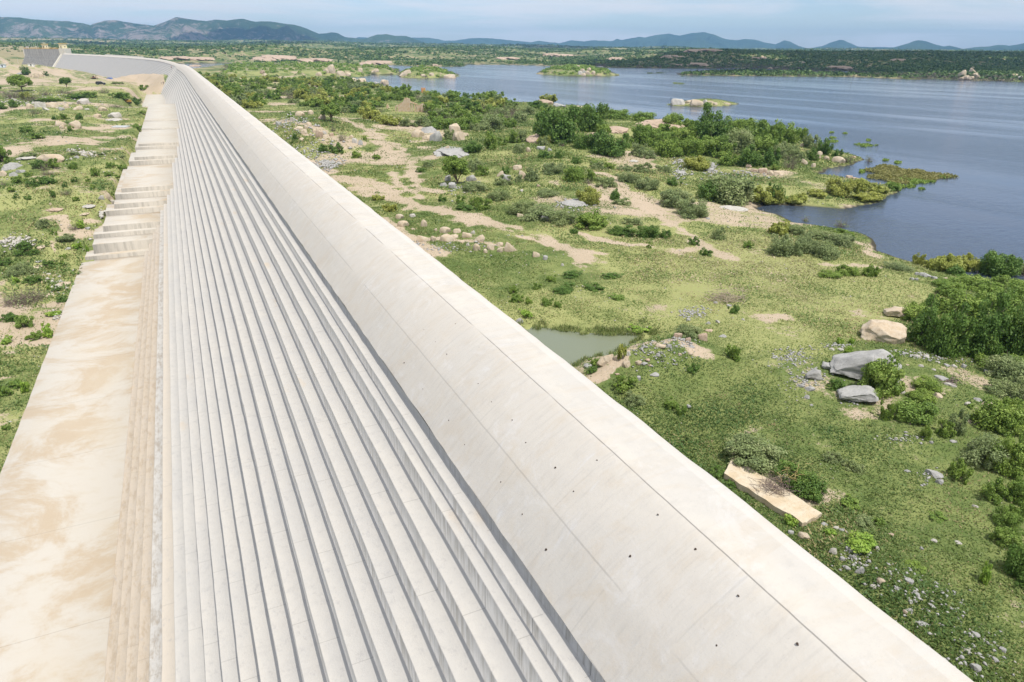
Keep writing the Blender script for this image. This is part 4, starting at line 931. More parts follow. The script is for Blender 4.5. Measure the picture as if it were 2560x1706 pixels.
rock_row('c1', 'below the dark round bush', 'rocks below the dark bush', [(270, 712, 46, 36, 'T'), (330, 717, 50, 36, 'T'), (370, 707, 56, 42, 'T'), (330, 690, 40, 20, 'T'), (180, 690, 50, 22, 'G'), (60, 700, 60, 25, 'T')])

# the great grey boulder and its neighbours
def special_rock(name, code, xc, yb, w, h, kind, label, shape, depth=0.8, rz=0.0, seed=1, sub=5):
    """a boulder with its own profile: shape(x in -1..1) gives the height of the top, 0..1"""
    s = CROPS[code][2]; px, py = P(code, xc, yb - .05 * h); p = hit(px, py); dep = depth_of(p)
    wm = w / s * dep / FPX; d = ray(px, py); sa = -d[2]; ca = math.sqrt(1 - sa * sa); dm = wm * depth
    hm = max((h / s * dep / FPX - dm * sa * .6) / ca, .3 * h / s * dep / FPX)
    V, F = ico(sub); D = V / np.linalg.norm(V, axis=1)[:, None]
    q = np.sign(D) * np.abs(D) ** 0.62; q = D / np.maximum(np.abs(D).max(1), 1e-6)[:, None] * (0.72 + .28 * np.linalg.norm(q, axis=1)[:, None] / 1.5)
    q = np.clip(q, -1, 1)
    r = np.random.RandomState(seed); N = r.normal(size=(9, 3)); N /= np.linalg.norm(N, axis=1)[:, None]
    for nn in N:
        dd = q @ nn; lim = r.uniform(.80, 1.06); over = np.maximum(dd - lim, 0); q = q - over[:, None] * nn * .9
    Z = (q[:, 2] + 1) / 2
    top = np.array([shape(v) for v in q[:, 0]])
    nz = (fbm(q[:, 0] * 2 + q[:, 2] * 1.3 + seed, q[:, 1] * 2 - q[:, 2], seed, 5) - .5)
    X = q[:, 0] + nz * .24; Yy = q[:, 1] * (0.85 + .3 * fbm(q[:, 0] * 1.5, q[:, 2] * 1.5, seed + 3, 3)) + nz * .2
    Z = Z * top * (1 + nz * .34)
    me = np_mesh(name, np.stack([X * wm / 2, Yy * dm / 2, Z * hm - .1 * hm], 1), F, None, True, [ROCKM[kind]])
    me.set_sharp_from_angle(angle=math.radians(38))
    back = np.array([d[0], d[1]]) / math.hypot(d[0], d[1]); c = p[:2] + back * dm * .45
    o = link(name, me, None, (c[0], c[1], float(height(np.array([c[0]]), np.array([c[1]]))[0])))
    o.rotation_euler = (0, 0, math.atan2(-back[0], back[1]) + rz)
    return tag(o, label, 'boulder')
special_rock('boulder', 'B5', 840, 1140, 600, 345, 'G', 'great pale grey wedge-shaped boulder rising to the right beside a shrub', lambda x: np.interp(x, [-1, -.85, -.7, .35, .55, 1], [.42, .48, .58, 1.0, .98, .55]), 0.55, -.15, 3)
special_rock('boulder', 'B5', 1030, 765, 385, 235, 'T', 'big square tan boulder with a flat top beside the dense thicket', lambda x: np.interp(x, [-1, -.75, -.6, 1], [.55, .7, .96, 1.0]), 0.8, .1, 6)
special_rock('boulder', 'B5', 1140, 535, 170, 120, 'T', 'rounded brown boulder half hidden by bushes behind the square boulder', lambda x: np.interp(x, [-1, 0, 1], [.6, .95, 1.0]), 0.9, .2, 9, 4)
special_rock('boulder', 'B5', 410, 1105, 150, 120, 'G', 'broken grey slab leaning at the left end of the great boulder', lambda x: np.interp(x, [-1, 0, 1], [.5, 1, .9]), 0.6, .4, 12, 4)
special_rock('boulder', 'B5', 535, 1010, 100, 65, 'G', 'small grey block wedged behind the left end of the great boulder', lambda x: 1.0, 0.9, .1, 15, 4)
special_rock('boulder', 'B5', 800, 1325, 340, 185, 'G', 'low flat-topped grey slab strewn with gravel below the great boulder', lambda x: np.interp(x, [-1, -.2, .4, 1], [.55, .8, 1.0, .9]), 0.85, .2, 18)

# bare bedrock showing through the ground
def bedrock(code, xc, yb, w, h, kind, label):
    o, px = place_rock(kind, code, xc, yb, w, h, 'bedrock_outcrop', True, 0.0)
    me = o.data.copy(); o.data = me
    tag(o, label, 'rock outcrop', 'bare bedrock outcrops')
for a in [('A2', 1810, 1235, 400, 110, 'G', 'smooth grey bedrock slab with a small boulder perched on its back edge'),
          ('A3', 950, 1015, 300, 150, 'K', 'broad pink bedrock sheet behind the dark bushes, left of the cactus gap'),
          ('A3', 1330, 975, 500, 95, 'K', 'long pink bedrock sheet stretching right along the lake edge'),
          ('A3', 330, 1110, 460, 120, 'K', 'pink bedrock slope below the largest dark round bush'),
          ('A3', 750, 1050, 200, 80, 'K', 'narrow pink bedrock ledge between two dark bushes'),
          ('B2', 1560, 400, 160, 45, 'G', 'grey gravelly bedrock patch below the thicket'), ('B2', 1535, 500, 110, 60, 'G', 'grey gravelly bedrock strip nearest the silver bushes'),
          ('B2', 2020, 830, 300, 45, 'W', 'pale rounded bedrock hump beside the narrow creek'), ('B2', 1110, 390, 90, 30, 'W', 'little pale bedrock patch in the grass before the thicket'),
          ('B2', 560, 800, 300, 70, 'G', 'grey gravel-strewn ledge in the middle of the scrub'),
          ('c1', 1610, 555, 330, 100, 'K', 'steep pink bedrock dome just above the bend of the dam'), ('c1', 1790, 560, 340, 40, 'K', 'low pink bedrock apron right of the dome behind the dam'), ('c1', 1780, 610, 150, 30, 'K', 'small pale bedrock patch in scrub behind the bend'),
          ('A2', 170, 352, 620, 80, 'K', 'largest pink bedrock dome on the far left lake shore'), ('A2', 540, 356, 360, 70, 'K', 'rounded pink bedrock dome right of the largest one'), ('A2', 1090, 377, 340, 45, 'K', 'low sunlit pink bedrock beach on the far shore'), ('A2', 1640, 388, 160, 50, 'K', 'pink bedrock point with a dark hut-sized rock on it'),
          ('A2', 2290, 330, 240, 45, 'K', 'sloping pink bedrock on the hillside across the lake'),
          ('A3', 940, 335, 260, 75, 'K', 'long sloping pink bedrock ridge across the lake'), ('A3', 400, 305, 420, 40, 'K', 'brownish bedrock shelf far across the lake on the left'), ('A3', 1500, 320, 320, 55, 'K', 'reddish bedrock hollow on the far wooded slope'), ('A3', 1660, 400, 420, 50, 'K', 'brown bedrock along the far water edge'), ('A3', 1750, 265, 380, 45, 'K', 'pale bedrock crown on the far wooded hill'), ('A3', 2200, 330, 300, 60, 'K', 'reddish bedrock slope at the right of the far wooded hill'), ('A3', 800, 398, 110, 18, 'W', 'thin sunlit beach of pale rock across the lake'),
          ('A4', 600, 425, 350, 62, 'K', 'brown rounded bedrock hump behind the flooded strip'), ('A4', 60, 415, 130, 50, 'K', 'orange bedrock bank at the left of the flooded strip'), ('A4', 1180, 345, 220, 30, 'K', 'small brown bedrock outcrop on the right far slope')]:
    bedrock(*a)

# the broken concrete slab lying beside the crest
M_OLDC = rock_mat('old_concrete', (0.50, 0.40, 0.27), (0.56, 0.49, 0.38), (0.42, 0.34, 0.24))
q = [hit_ground(*P('B6', x, y)) for x, y in [(170, 300), (660, 600), (785, 535), (225, 185)]]
bs = bmesh.new(); zt = max(v[2] for v in q) + 0.22
rs = random.Random(2)
edge = []
for i in range(4):
    a, b = q[i], q[(i + 1) % 4]
    for j in range(9):
        f = j / 9; n = (0 if j == 0 else rs.uniform(-.07, .07))
        edge.append((a[0] + (b[0] - a[0]) * f + n, a[1] + (b[1] - a[1]) * f + n, zt + rs.uniform(-.03, .03)))
va = [bs.verts.new(v) for v in edge]; vb = [bs.verts.new((v[0] + rs.uniform(-.04, .04), v[1] + rs.uniform(-.04, .04), v[2] - 1.0)) for v in edge]
bs.faces.new(va); bs.faces.new(vb[::-1])
for i in range(len(va)): bs.faces.new((va[i], vb[i], vb[(i + 1) % len(va)], va[(i + 1) % len(va)]))
bmesh.ops.recalc_face_normals(bs, faces=bs.faces[:])
me = bpy.data.meshes.new('concrete_slab'); bs.to_mesh(me); bs.free(); me.materials.append(M_OLDC)
tag(link('concrete_slab', me), 'broken tan concrete slab littered with dry twigs lying beside the dam crest', 'concrete slab')

# ------------------------------------------------------------------ foliage
def leaf_mat(name, cols, transl=0.28, rnd=0.35):
    m, t = new_mat(name)
    lc = t.attr('lc').outputs['Fac']; r = t.n('ShaderNodeObjectInfo').outputs['Random']
    c = t.mix(t.step(lc, 0.05, 0.55), cols[0], cols[1]); c = t.mix(t.step(lc, 0.60, 1.0), c, cols[2])
    c = t.mix(t.math('MULTIPLY', r, rnd), c, cols[3])
    finish(t, c, 0.55, None, spec=0.25, transl=transl)
    return m
LEAFM = {'L': leaf_mat('bright_leaves', [(0.119, 0.192, 0.034), (0.227, 0.321, 0.060), (0.364, 0.445, 0.116), (0.147, 0.262, 0.064)]),
         'D': leaf_mat('dark_leaves', [(0.068, 0.129, 0.026), (0.129, 0.222, 0.043), (0.236, 0.323, 0.077), (0.111, 0.204, 0.049)]),
         'S': leaf_mat('grey_green_leaves', [(0.144, 0.194, 0.074), (0.255, 0.315, 0.121), (0.409, 0.433, 0.214), (0.215, 0.277, 0.138)]),
         'Y': leaf_mat('olive_leaves', [(0.212, 0.240, 0.051), (0.366, 0.391, 0.085), (0.500, 0.500, 0.174), (0.306, 0.370, 0.094)]),
         'H': leaf_mat('herb_leaves', [(0.147, 0.262, 0.038), (0.276, 0.410, 0.060), (0.413, 0.490, 0.106), (0.236, 0.366, 0.074)])}
LEAFM['G'] = leaf_mat('straw_green_grass', [(0.16, 0.17, 0.045), (0.26, 0.25, 0.085), (0.36, 0.33, 0.14), (0.2, 0.2, 0.06)], .3, 0)
M_TWIG = plain('grey_brown_twigs', (0.20, 0.155, 0.135), 0.9, 0.3, 3.0, 0.1)
M_BARK = plain('bark', (0.17, 0.125, 0.085), 0.95, 0.3, 4.0, 0.1)
M_DRY = plain('dry_sticks', (0.36, 0.30, 0.23), 0.9, 0.25, 4.0, 0.1)
def leaves(rs, C, cr, n, size, elong=1.9, droop=0.0):
    """n leaves around clump centres C with radii cr: two-triangle folded blades"""
    k = rs.randint(0, len(C), n)
    d = rs.normal(size=(n, 3)); d /= np.linalg.norm(d, axis=1)[:, None]
    rad = cr[k] * (0.35 + 0.75 * rs.rand(n) ** 0.6)
    p = C[k] + d * rad[:, None] * np.array([1, 1, .85])
    p[:, 2] = np.abs(p[:, 2]) + .01
    nn = d * .7 + rs.normal(size=(n, 3)) * .55 + np.array([0, 0, .45]); nn /= np.linalg.norm(nn, axis=1)[:, None]
    a = rs.normal(size=(n, 3)); a[:, 2] -= droop; t = a - (a * nn).sum(1)[:, None] * nn; t /= np.linalg.norm(t, axis=1)[:, None]
    b = np.cross(nn, t); s = size * (0.55 + .9 * rs.rand(n))[:, None]
    V = np.stack([p - t * s * elong * .5, p + b * s * .5 + nn * s * .12, p + t * s * elong * .5, p - b * s * .5 + nn * s * .12], 1).reshape(-1, 3)
    F = np.arange(4 * n).reshape(n, 4)
    lc = np.repeat(np.clip(.42 * rs.rand(n) + .58 * rs.rand(len(C))[k], 0, 1), 4)
    return V, F, lc
def tubes(segs, n=4):
    """segs: list of (p0, p1, r0, r1)"""
    Vs, Fs = [], []; o = 0
    for p0, p1, r0, r1 in segs:
        p0 = np.array(p0, float); p1 = np.array(p1, float); d = p1 - p0; L = np.linalg.norm(d)
        if L < 1e-6: continue
        d /= L; a = np.cross(d, [0.3, 0.9, 0.2]); a /= np.linalg.norm(a); b = np.cross(d, a)
        th = np.arange(n) * 2 * math.pi / n
        c = np.cos(th)[:, None] * a + np.sin(th)[:, None] * b
        Vs += [p0 + c * r0, p1 + c * r1]
        i = np.arange(n); Fs.append(np.stack([o + i, o + (i + 1) % n, o + n + (i + 1) % n, o + n + i], 1)); o += 2 * n
    return np.concatenate(Vs), np.concatenate(Fs)
def branch_segs(rs, C, nb, r):
    segs = []
    for i in range(nb):
        c = C[rs.randint(len(C))]; p0 = np.array([rs.normal() * .06, rs.normal() * .06, 0.0]); m1 = c * np.array([.35, .35, .5]) + rs.normal(size=3) * .05
        segs += [(p0, m1, r, r * .7), (m1, c * .97, r * .7, r * .25)]
        for j in range(2):
            e = c + rs.normal(size=3) * .2; e[2] = abs(e[2]); segs.append((m1 + (c - m1) * rs.uniform(.3, .8), e, r * .35, r * .1))
    return segs
SHRUB = {}
def shrub_mesh(kind, lod, var):
    key = (kind, lod, var)
    if key in SHRUB: return SHRUB[key]
    rs = np.random.RandomState(hash((ord(kind), lod, var)) % 100000)
    nC = {0: 46, 1: 28, 2: 15}[lod]; nL = {0: 9000, 1: 2800, 2: 640}[lod]; size = {0: .055, 1: .085, 2: .17}[lod]
    th = rs.rand(nC) * 2 * math.pi; u = rs.rand(nC)
    if kind == 'Y': rad = .85 * np.sqrt(rs.rand(nC)); z = .15 + .75 * rs.rand(nC) * (1 - .5 * rad); cr = .16 + .16 * rs.rand(nC)
    elif kind == 'H': rad = .7 * np.sqrt(rs.rand(nC)); z = .15 + .6 * rs.rand(nC); cr = .18 + .16 * rs.rand(nC); nL = nL // 3; size *= 1.7
    else: rad = .80 * np.sqrt(rs.rand(nC)); z = .10 + (.98 * np.sqrt(np.clip(1 - rad ** 2, 0, 1)) * (.02 + .98 * rs.rand(nC) ** .7)) * .82; z = np.where(rs.rand(nC) < .3, .06 + .16 * rs.rand(nC), z); cr = .17 + .17 * rs.rand(nC)
    if kind == 'D': cr = cr * 1.12; size *= .95
    if kind == 'S': cr = cr * 1.1; size *= .72; nL = int(nL * 1.15)
    C = np.stack([rad * np.cos(th), rad * np.sin(th), z], 1)
    lob = 1 + .26 * np.sin(2 * th + rs.rand() * 6) * rs.rand() + .22 * np.sin(3 * th + rs.rand() * 6) * rs.rand()
    far_ = rs.rand(nC) < .16; C = C * (lob * np.where(far_, 1.22, 1.0))[:, None]; cr = np.where(far_, cr * .62, cr * (.75 + .5 * rs.rand(nC)))
    if kind == 'B':
        segs = []
        for i in range({0: 90, 1: 55, 2: 26}[lod]):
            a = rs.rand() * 6.283; el = rs.uniform(.25, 1.35); L = rs.uniform(.5, 1.0); d = np.array([math.cos(a) * math.cos(el), math.sin(a) * math.cos(el), math.sin(el)])
            p = np.array([rs.normal() * .25, rs.normal() * .25, 0]); r = .014 if lod < 2 else .03
            for j in range(3):
                q = p + (d + rs.normal(size=3) * .28) * L / 3; q[2] = abs(q[2]); segs.append((p, q, r * (1 - j * .28), r * (.72 - j * .28)))
                e = q + (d + rs.normal(size=3) * .8) * L * .28; e[2] = abs(e[2]); segs.append((q, e, r * .5, r * .2)); p = q
        V, F = tubes(segs, 3); fol = np_mesh('twigs', V, F, None, False, [M_TWIG])
        V2, F2, lc = leaves(rs, C, cr, nL // 14, size * .8); st = np_mesh('foliage', V2, F2, {'lc': lc}, False, [LEAFM['S']])
        SHRUB[key] = (fol, st); return SHRUB[key]
    V, F, lc = leaves(rs, C, cr, nL, size, 2.6 if kind in 'SY' else 1.8, .4 if kind == 'L' else 0)
    fol = np_mesh('foliage', V, F, {'lc': lc}, False, [LEAFM[kind]])
    sg = branch_segs(rs, C, {0: 14, 1: 9, 2: 4}[lod], .022)
    for i in range({0: 26, 1: 12, 2: 3}[lod]):          # dead twigs sticking out of the crown
        c = C[rs.randint(nC)]; e = c * (1.12 + .22 * rs.rand()) + rs.normal(size=3) * .10; e[2] = abs(e[2]) + .04; sg += [(c * .6, e, .009, .003)]
    V, F = tubes(sg, 4)
    st = np_mesh('stems', V, F, None, False, [M_TWIG])
    SHRUB[key] = (fol, st)
    return SHRUB[key]
KNAME = {'L': ('leafy_shrub', 'bright green leafy', 'shrub'), 'D': ('dense_shrub', 'dark green dense', 'shrub'), 'S': ('silvery_shrub', 'grey green wispy', 'shrub'), 'Y': ('olive_shrub', 'yellowish green feathery', 'shrub'), 'B': ('bare_shrub', 'bare brown twiggy', 'shrub'), 'H': ('broadleaf_plant', 'fresh green broad-leaved', 'plant')}
rv = random.Random(21)
def place_shrub(kind, code, x, y, w, h, p=None):
    s = CROPS[code][2]; px, py = P(code, x, y)
    if p is None: p = hit_ground(px, py)
    dep = depth_of(p); wm = w / s * dep / FPX
    d = ray(px, py); sa = -d[2]; ca = math.sqrt(1 - sa * sa)
    hm = max((h / s * dep / FPX - wm * .45 * sa) / ca, .32 * h / s * dep / FPX)
    back = np.array([d[0], d[1]]) / math.hypot(d[0], d[1]); c = p[:2] + back * wm * .32
    zc = float(lake(np.array([c[0]]), np.array([c[1]]), height(np.array([c[0]]), np.array([c[1]])))[0])
    wp = w / s
    lod = 0 if wp > 60 else 1 if wp > 22 else 2
    fol, st = shrub_mesh(kind, lod, rv.randrange(3 if lod == 0 else 4))
    nm = KNAME[kind][0]; rz = rv.uniform(0, 6.28); sc = (wm / 2 * 1.02, wm / 2 * .95, hm / 1.02)
    if wp < 14:                                       # too small in the picture to show stems
        o = link(nm, fol); o.location = (c[0], c[1], zc - .03); o.rotation_euler = (0, 0, rz); o.scale = sc
        return o, px
    o = empty(nm, (c[0], c[1], zc - .03), rz); o.scale = sc
    link(fol.name.split('.')[0], fol, o); link(st.name.split('.')[0], st, o)
    return o, px
def shrub_row(code, where, group, lst):
    made = [(place_shrub(q[4], code, *q[:4]), q) for q in lst]
    made.sort(key=lambda e: e[0][1])
    cnt = {}
    tot = {k: sum(1 for e in made if e[1][4] == k) for k in 'LDSYBH'}
    for (o, px), q in made:
        k = q[4]; i = cnt.get(k, 0); cnt[k] = i + 1
        adj, cat = KNAME[k][1], KNAME[k][2]
        lab = f'{adj} {cat} {where}'
        if tot[k] > 1: lab = f'{ORD[i]} {adj} {cat} from the left {where}'
        tag(o, lab, cat, group)

# ------------------------------------------------------------------ shrubs one can point at
shrub_row('A3', 'in the lakeside thicket', 'shrubs of the lakeside thicket', [
    (330, 850, 200, 100, 'L'), (240, 1000, 130, 130, 'D'), (430, 1090, 440, 320, 'D'), (720, 985, 310, 240, 'D'), (820, 1020, 160, 110, 'L'), (330, 725, 160, 80, 'Y'), (240, 770, 200, 70, 'D'),
    (940, 875, 270, 100, 'L'), (1200, 890, 240, 95, 'L'), (1470, 950, 230, 140, 'L'), (1600, 960, 150, 90, 'L'), (900, 1215, 340, 210, 'D'), (680, 1150, 250, 140, 'D'), (1150, 1215, 160, 120, 'S'), (1180, 1100, 240, 170, 'L'), (1330, 1130, 270, 160, 'L'),
    (1420, 1215, 290, 180, 'L'), (1560, 1100, 270, 150, 'L'), (1800, 1120, 330, 270, 'D'), (1620, 1210, 270, 180, 'L'), (1850, 1220, 310, 190, 'L'), (2060, 1190, 330, 230, 'S'), (2010, 1010, 260, 160, 'L'), (2200, 1030, 260, 170, 'L'), (2270, 1190, 270, 180, 'L'), (2150, 1305, 290, 160, 'D'),
    (1960, 1300, 210, 110, 'L'), (2340, 1310, 210, 160, 'D'), (1710, 1010, 210, 120, 'L'), (1240, 1235, 130, 90, 'S'), (1060, 1130, 110, 80, 'L'), (1380, 1010, 210, 90, 'L'), (2090, 1090, 230, 150, 'L'), (1950, 1120, 220, 140, 'L'), (1720, 1180, 200, 120, 'D'), (20, 1090, 150, 110, 'L'), (290, 1110, 110, 80, 'S'), (70, 1180, 120, 80, 'S'), (450, 1115, 90, 50, 'D'), (150, 830, 160, 80, 'S'), (60, 900, 200, 110, 'S'), (2330, 1080, 200, 140, 'L')])
shrub_row('A4', 'at the thicket\'s lake end', 'shrubs at the lake end of the thicket', [(40, 1105, 210, 210, 'L'), (150, 1090, 230, 190, 'L'), (280, 1070, 170, 130, 'L'), (380, 1140, 160, 140, 'S'), (500, 1200, 150, 150, 'D'), (400, 1250, 120, 100, 'D'), (130, 1230, 250, 150, 'S'), (260, 1270, 180, 120, 'S'), (625, 1225, 105, 75, 'D'), (720, 1275, 150, 90, 'B'), (200, 1330, 180, 150, 'B'), (60, 1340, 90, 60, 'L'), (920, 1260, 90, 60, 'B')])
shrub_row('B2', 'between track and inlet', 'shrubs between the track and the inlet', [
    (1950, 770, 540, 290, 'S'), (1830, 750, 300, 190, 'D'), (1990, 720, 210, 150, 'S'), (2290, 780, 280, 170, 'Y'), (1640, 895, 320, 180, 'S'), (1480, 805, 320, 180, 'S'), (1220, 645, 230, 115, 'S'), (1050, 575, 220, 100, 'S'), (700, 775, 220, 160, 'Y'), (560, 565, 230, 130, 'L'), (720, 565, 130, 95, 'L'), (860, 625, 170, 105, 'S'), (930, 735, 115, 95, 'D'),
    (1240, 1085, 220, 125, 'D'), (1390, 1085, 120, 85, 'D'), (1880, 1095, 140, 115, 'S'), (1250, 1175, 60, 55, 'L'), (250, 925, 400, 155, 'S'), (450, 965, 260, 135, 'S'), (720, 1005, 330, 165, 'L'), (100, 875, 250, 135, 'S'), (1100, 965, 160, 75, 'S'), (1760, 1245, 120, 75, 'D'), (1660, 1145, 110, 75, 'D'), (2150, 1175, 110, 75, 'L'), (1000, 1065, 260, 95, 'D'),
    (80, 205, 160, 115, 'S'), (60, 305, 110, 75, 'S'), (290, 225, 110, 85, 'Y'), (430, 355, 90, 75, 'D'), (300, 355, 160, 75, 'D'), (580, 405, 110, 60, 'D'), (740, 425, 80, 60, 'L'), (1200, 485, 200, 95, 'S'), (1680, 465, 230, 135, 'Y'), (1460, 605, 130, 75, 'D'), (180, 565, 160, 125, 'S'), (60, 575, 90, 75, 'S'), (780, 455, 150, 75, 'S'), (1380, 485, 140, 75, 'S'), (450, 250, 80, 45, 'B'), (700, 590, 110, 60, 'B'),
    (380, 500, 220, 110, 'S'), (1030, 470, 160, 70, 'S'), (560, 1040, 100, 50, 'D'), (330, 700, 240, 70, 'S'), (1000, 780, 200, 70, 'S'), (880, 450, 120, 60, 'L')])
shrub_row('B3', 'by the inlet', 'shrubs round the inlet', [(40, 775, 160, 170, 'D'), (650, 705, 250, 170, 'Y'), (250, 775, 200, 85, 'Y'), (900, 745, 280, 85, 'Y'), (1000, 685, 200, 95, 'Y'), (1140, 645, 140, 65, 'D'), (820, 645, 200, 125, 'Y'), (600, 695, 150, 125, 'B'), (120, 1245, 300, 210, 'S'), (350, 1215, 260, 180, 'S'), (520, 1265, 300, 170, 'S'), (650, 1155, 280, 135, 'S'), (100, 1055, 200, 135, 'Y'), (700, 1065, 180, 65, 'L'), (250, 1050, 220, 100, 'S'), (450, 1090, 240, 90, 'S'), (200, 760, 160, 60, 'L'), (450, 720, 200, 70, 'Y')])
shrub_row('B3', 'along the near lake edge', 'shrubs along the near lake edge', [(720, 1425, 220, 105, 'L'), (930, 1435, 160, 115, 'L'), (560, 1445, 220, 75, 'L'), (1180, 1375, 250, 95, 'S'), (1360, 1325, 85, 115, 'Y'), (1600, 1395, 270, 195, 'Y'), (1780, 1385, 230, 175, 'Y'), (1720, 1425, 200, 105, 'D'), (2060, 1435, 340, 230, 'D'), (2250, 1405, 210, 135, 'S'), (2320, 1425, 210, 150, 'B'), (1640, 1545, 300, 115, 'L'), (1900, 1565, 400, 165, 'L'), (2200, 1565, 310, 155, 'L'), (2080, 1335, 100, 105, 'S'), (340, 930, 80, 60, 'B'), (660, 985, 140, 80, 'B'), (1480, 1360, 150, 90, 'Y')])
shrub_row('B5', 'by the square boulder', 'shrubs of the big right thicket', [(1400, 775, 340, 340, 'D'), (1600, 890, 370, 430, 'D'), (1850, 880, 410, 440, 'D'), (2100, 870, 410, 430, 'D'), (2290, 910, 310, 430, 'D'), (1350, 570, 310, 180, 'L'), (1750, 530, 410, 240, 'L'), (2050, 490, 390, 260, 'L'), (2250, 430, 310, 230, 'L'), (1500, 490, 250, 170, 'L'), (1650, 340, 260, 140, 'L'),
    (1960, 970, 210, 120, 'L'), (2230, 1010, 310, 160, 'L'), (2150, 1100, 420, 250, 'S'), (2260, 1280, 350, 230, 'S')])
shrub_row('B5', 'around the great grey boulder', 'plants around the great boulder', [(1000, 1255, 400, 370, 'L'), (920, 1295, 170, 125, 'L'), (1430, 1215, 280, 135, 'L'), (760, 765, 65, 62, 'H'), (660, 775, 75, 62, 'H'), (720, 875, 85, 85, 'H'), (620, 1200, 180, 110, 'D'), (860, 700, 60, 40, 'L')])
shrub_row('L8', 'in the shrubbery at the right edge', 'shrubs at the right edge', [(330, 545, 440, 260, 'L'), (60, 525, 165, 210, 'L'), (660, 695, 180, 185, 'L'), (470, 725, 120, 165, 'L'), (780, 665, 200, 260, 'S'), (1200, 645, 480, 350, 'L'), (1400, 565, 310, 310, 'L'), (1050, 1025, 480, 370, 'S'), (1350, 1105, 430, 430, 'L'), (1490, 905, 210, 310, 'L'), (820, 1165, 240, 240, 'L'), (1170, 1395, 250, 250, 'L'), (1420, 1385, 260, 260, 'L'), (1300, 270, 410, 190, 'S'), (1450, 1545, 210, 190, 'L'), (420, 330, 300, 150, 'L')])
shrub_row('B6', 'near the concrete slab', 'shrubs beside the concrete slab', [(340, 245, 390, 215, 'S'), (640, 405, 270, 165, 'D'), (720, 445, 150, 105, 'D'), (1930, 605, 155, 135, 'L'), (1930, 725, 175, 135, 'L'), (1990, 915, 185, 205, 'D'), (2040, 985, 105, 85, 'D'), (1010, 755, 225, 115, 'H'), (830, 655, 100, 60, 'H'), (590, 595, 100, 70, 'H'), (1790, 955, 80, 125, 'H'), (850, 195, 130, 75, 'S'), (980, 255, 120, 75, 'S'), (130, 285, 120, 65, 'D'), (230, 355, 100, 50, 'D'), (960, 480, 150, 70, 'L'), (1060, 600, 140, 70, 'S'), (1360, 870, 150, 60, 'L'), (1130, 590, 90, 60, 'L'), (1500, 560, 120, 50, 'L')])
shrub_row('B4', 'around the pond', 'plants around the pond', [(1750, 605, 270, 155, 'S'), (2150, 805, 155, 150, 'L'), (1790, 935, 135, 95, 'D'), (1180, 1105, 210, 145, 'L'), (1260, 1235, 200, 125, 'S'), (1590, 1265, 145, 105, 'L'), (1690, 1315, 115, 105, 'L'), (1140, 825, 80, 145, 'Y'), (880, 865, 110, 80, 'L'), (160, 205, 105, 85, 'L'), (380, 165, 85, 65, 'L'), (460, 315, 115, 85, 'L'), (500, 95, 115, 65, 'L'), (190, 285, 125, 95, 'L'), (1310, 565, 200, 65, 'H'), (870, 935, 110, 75, 'D'), (1500, 815, 60, 40, 'S'), (2170, 385, 105, 85, 'D'), (270, 425, 150, 65, 'H'), (300, 300, 80, 70, 'L'), (560, 330, 90, 70, 'L'), (1050, 70, 200, 60, 'D'), (620, 200, 220, 80, 'D'), (900, 180, 200, 70, 'D'), (1100, 260, 180, 60, 'L'), (700, 60, 200, 70, 'D')])
shrub_row('B1', 'on the slope beyond the track', 'plants on the slope beyond the track', [(1700, 565, 100, 55, 'D'), (1870, 585, 95, 75, 'L'), (2080, 645, 150, 115, 'L'), (1990, 605, 95, 75, 'L'), (2000, 295, 150, 125, 'S'), (2270, 315, 75, 85, 'D'), (2070, 335, 120, 95, 'L'), (1570, 255, 110, 60, 'S'), (2200, 560, 220, 110, 'S'), (2000, 480, 260, 100, 'S'), (1900, 640, 200, 60, 'D'), (1220, 660, 120, 80, 'Y'), (1120, 560, 120, 60, 'Y'), (1100, 180, 100, 45, 'L'), (920, 170, 90, 60, 'L'), (1500, 300, 90, 45, 'D'), (2250, 420, 170, 90, 'S')])
shrub_row('A2', 'on the bank behind the dam crest', 'plants on the bank behind the crest', [(1970, 1185, 195, 105, 'D'), (2140, 1150, 145, 155, 'L'), (1030, 855, 130, 105, 'L'), (740, 1185, 150, 85, 'D'), (620, 1175, 120, 65, 'D'), (360, 1065, 60, 65, 'D'), (910, 1225, 80, 60, 'L'), (990, 1065, 50, 42, 'L'), (790, 1075, 100, 95, 'B'), (1770, 1060, 130, 105, 'S'), (310, 855, 70, 40, 'L'), (700, 985, 70, 60, 'B'), (2250, 1110, 110, 70, 'L'), (60, 930, 90, 50, 'B'), (330, 1250, 60, 40, 'D')])
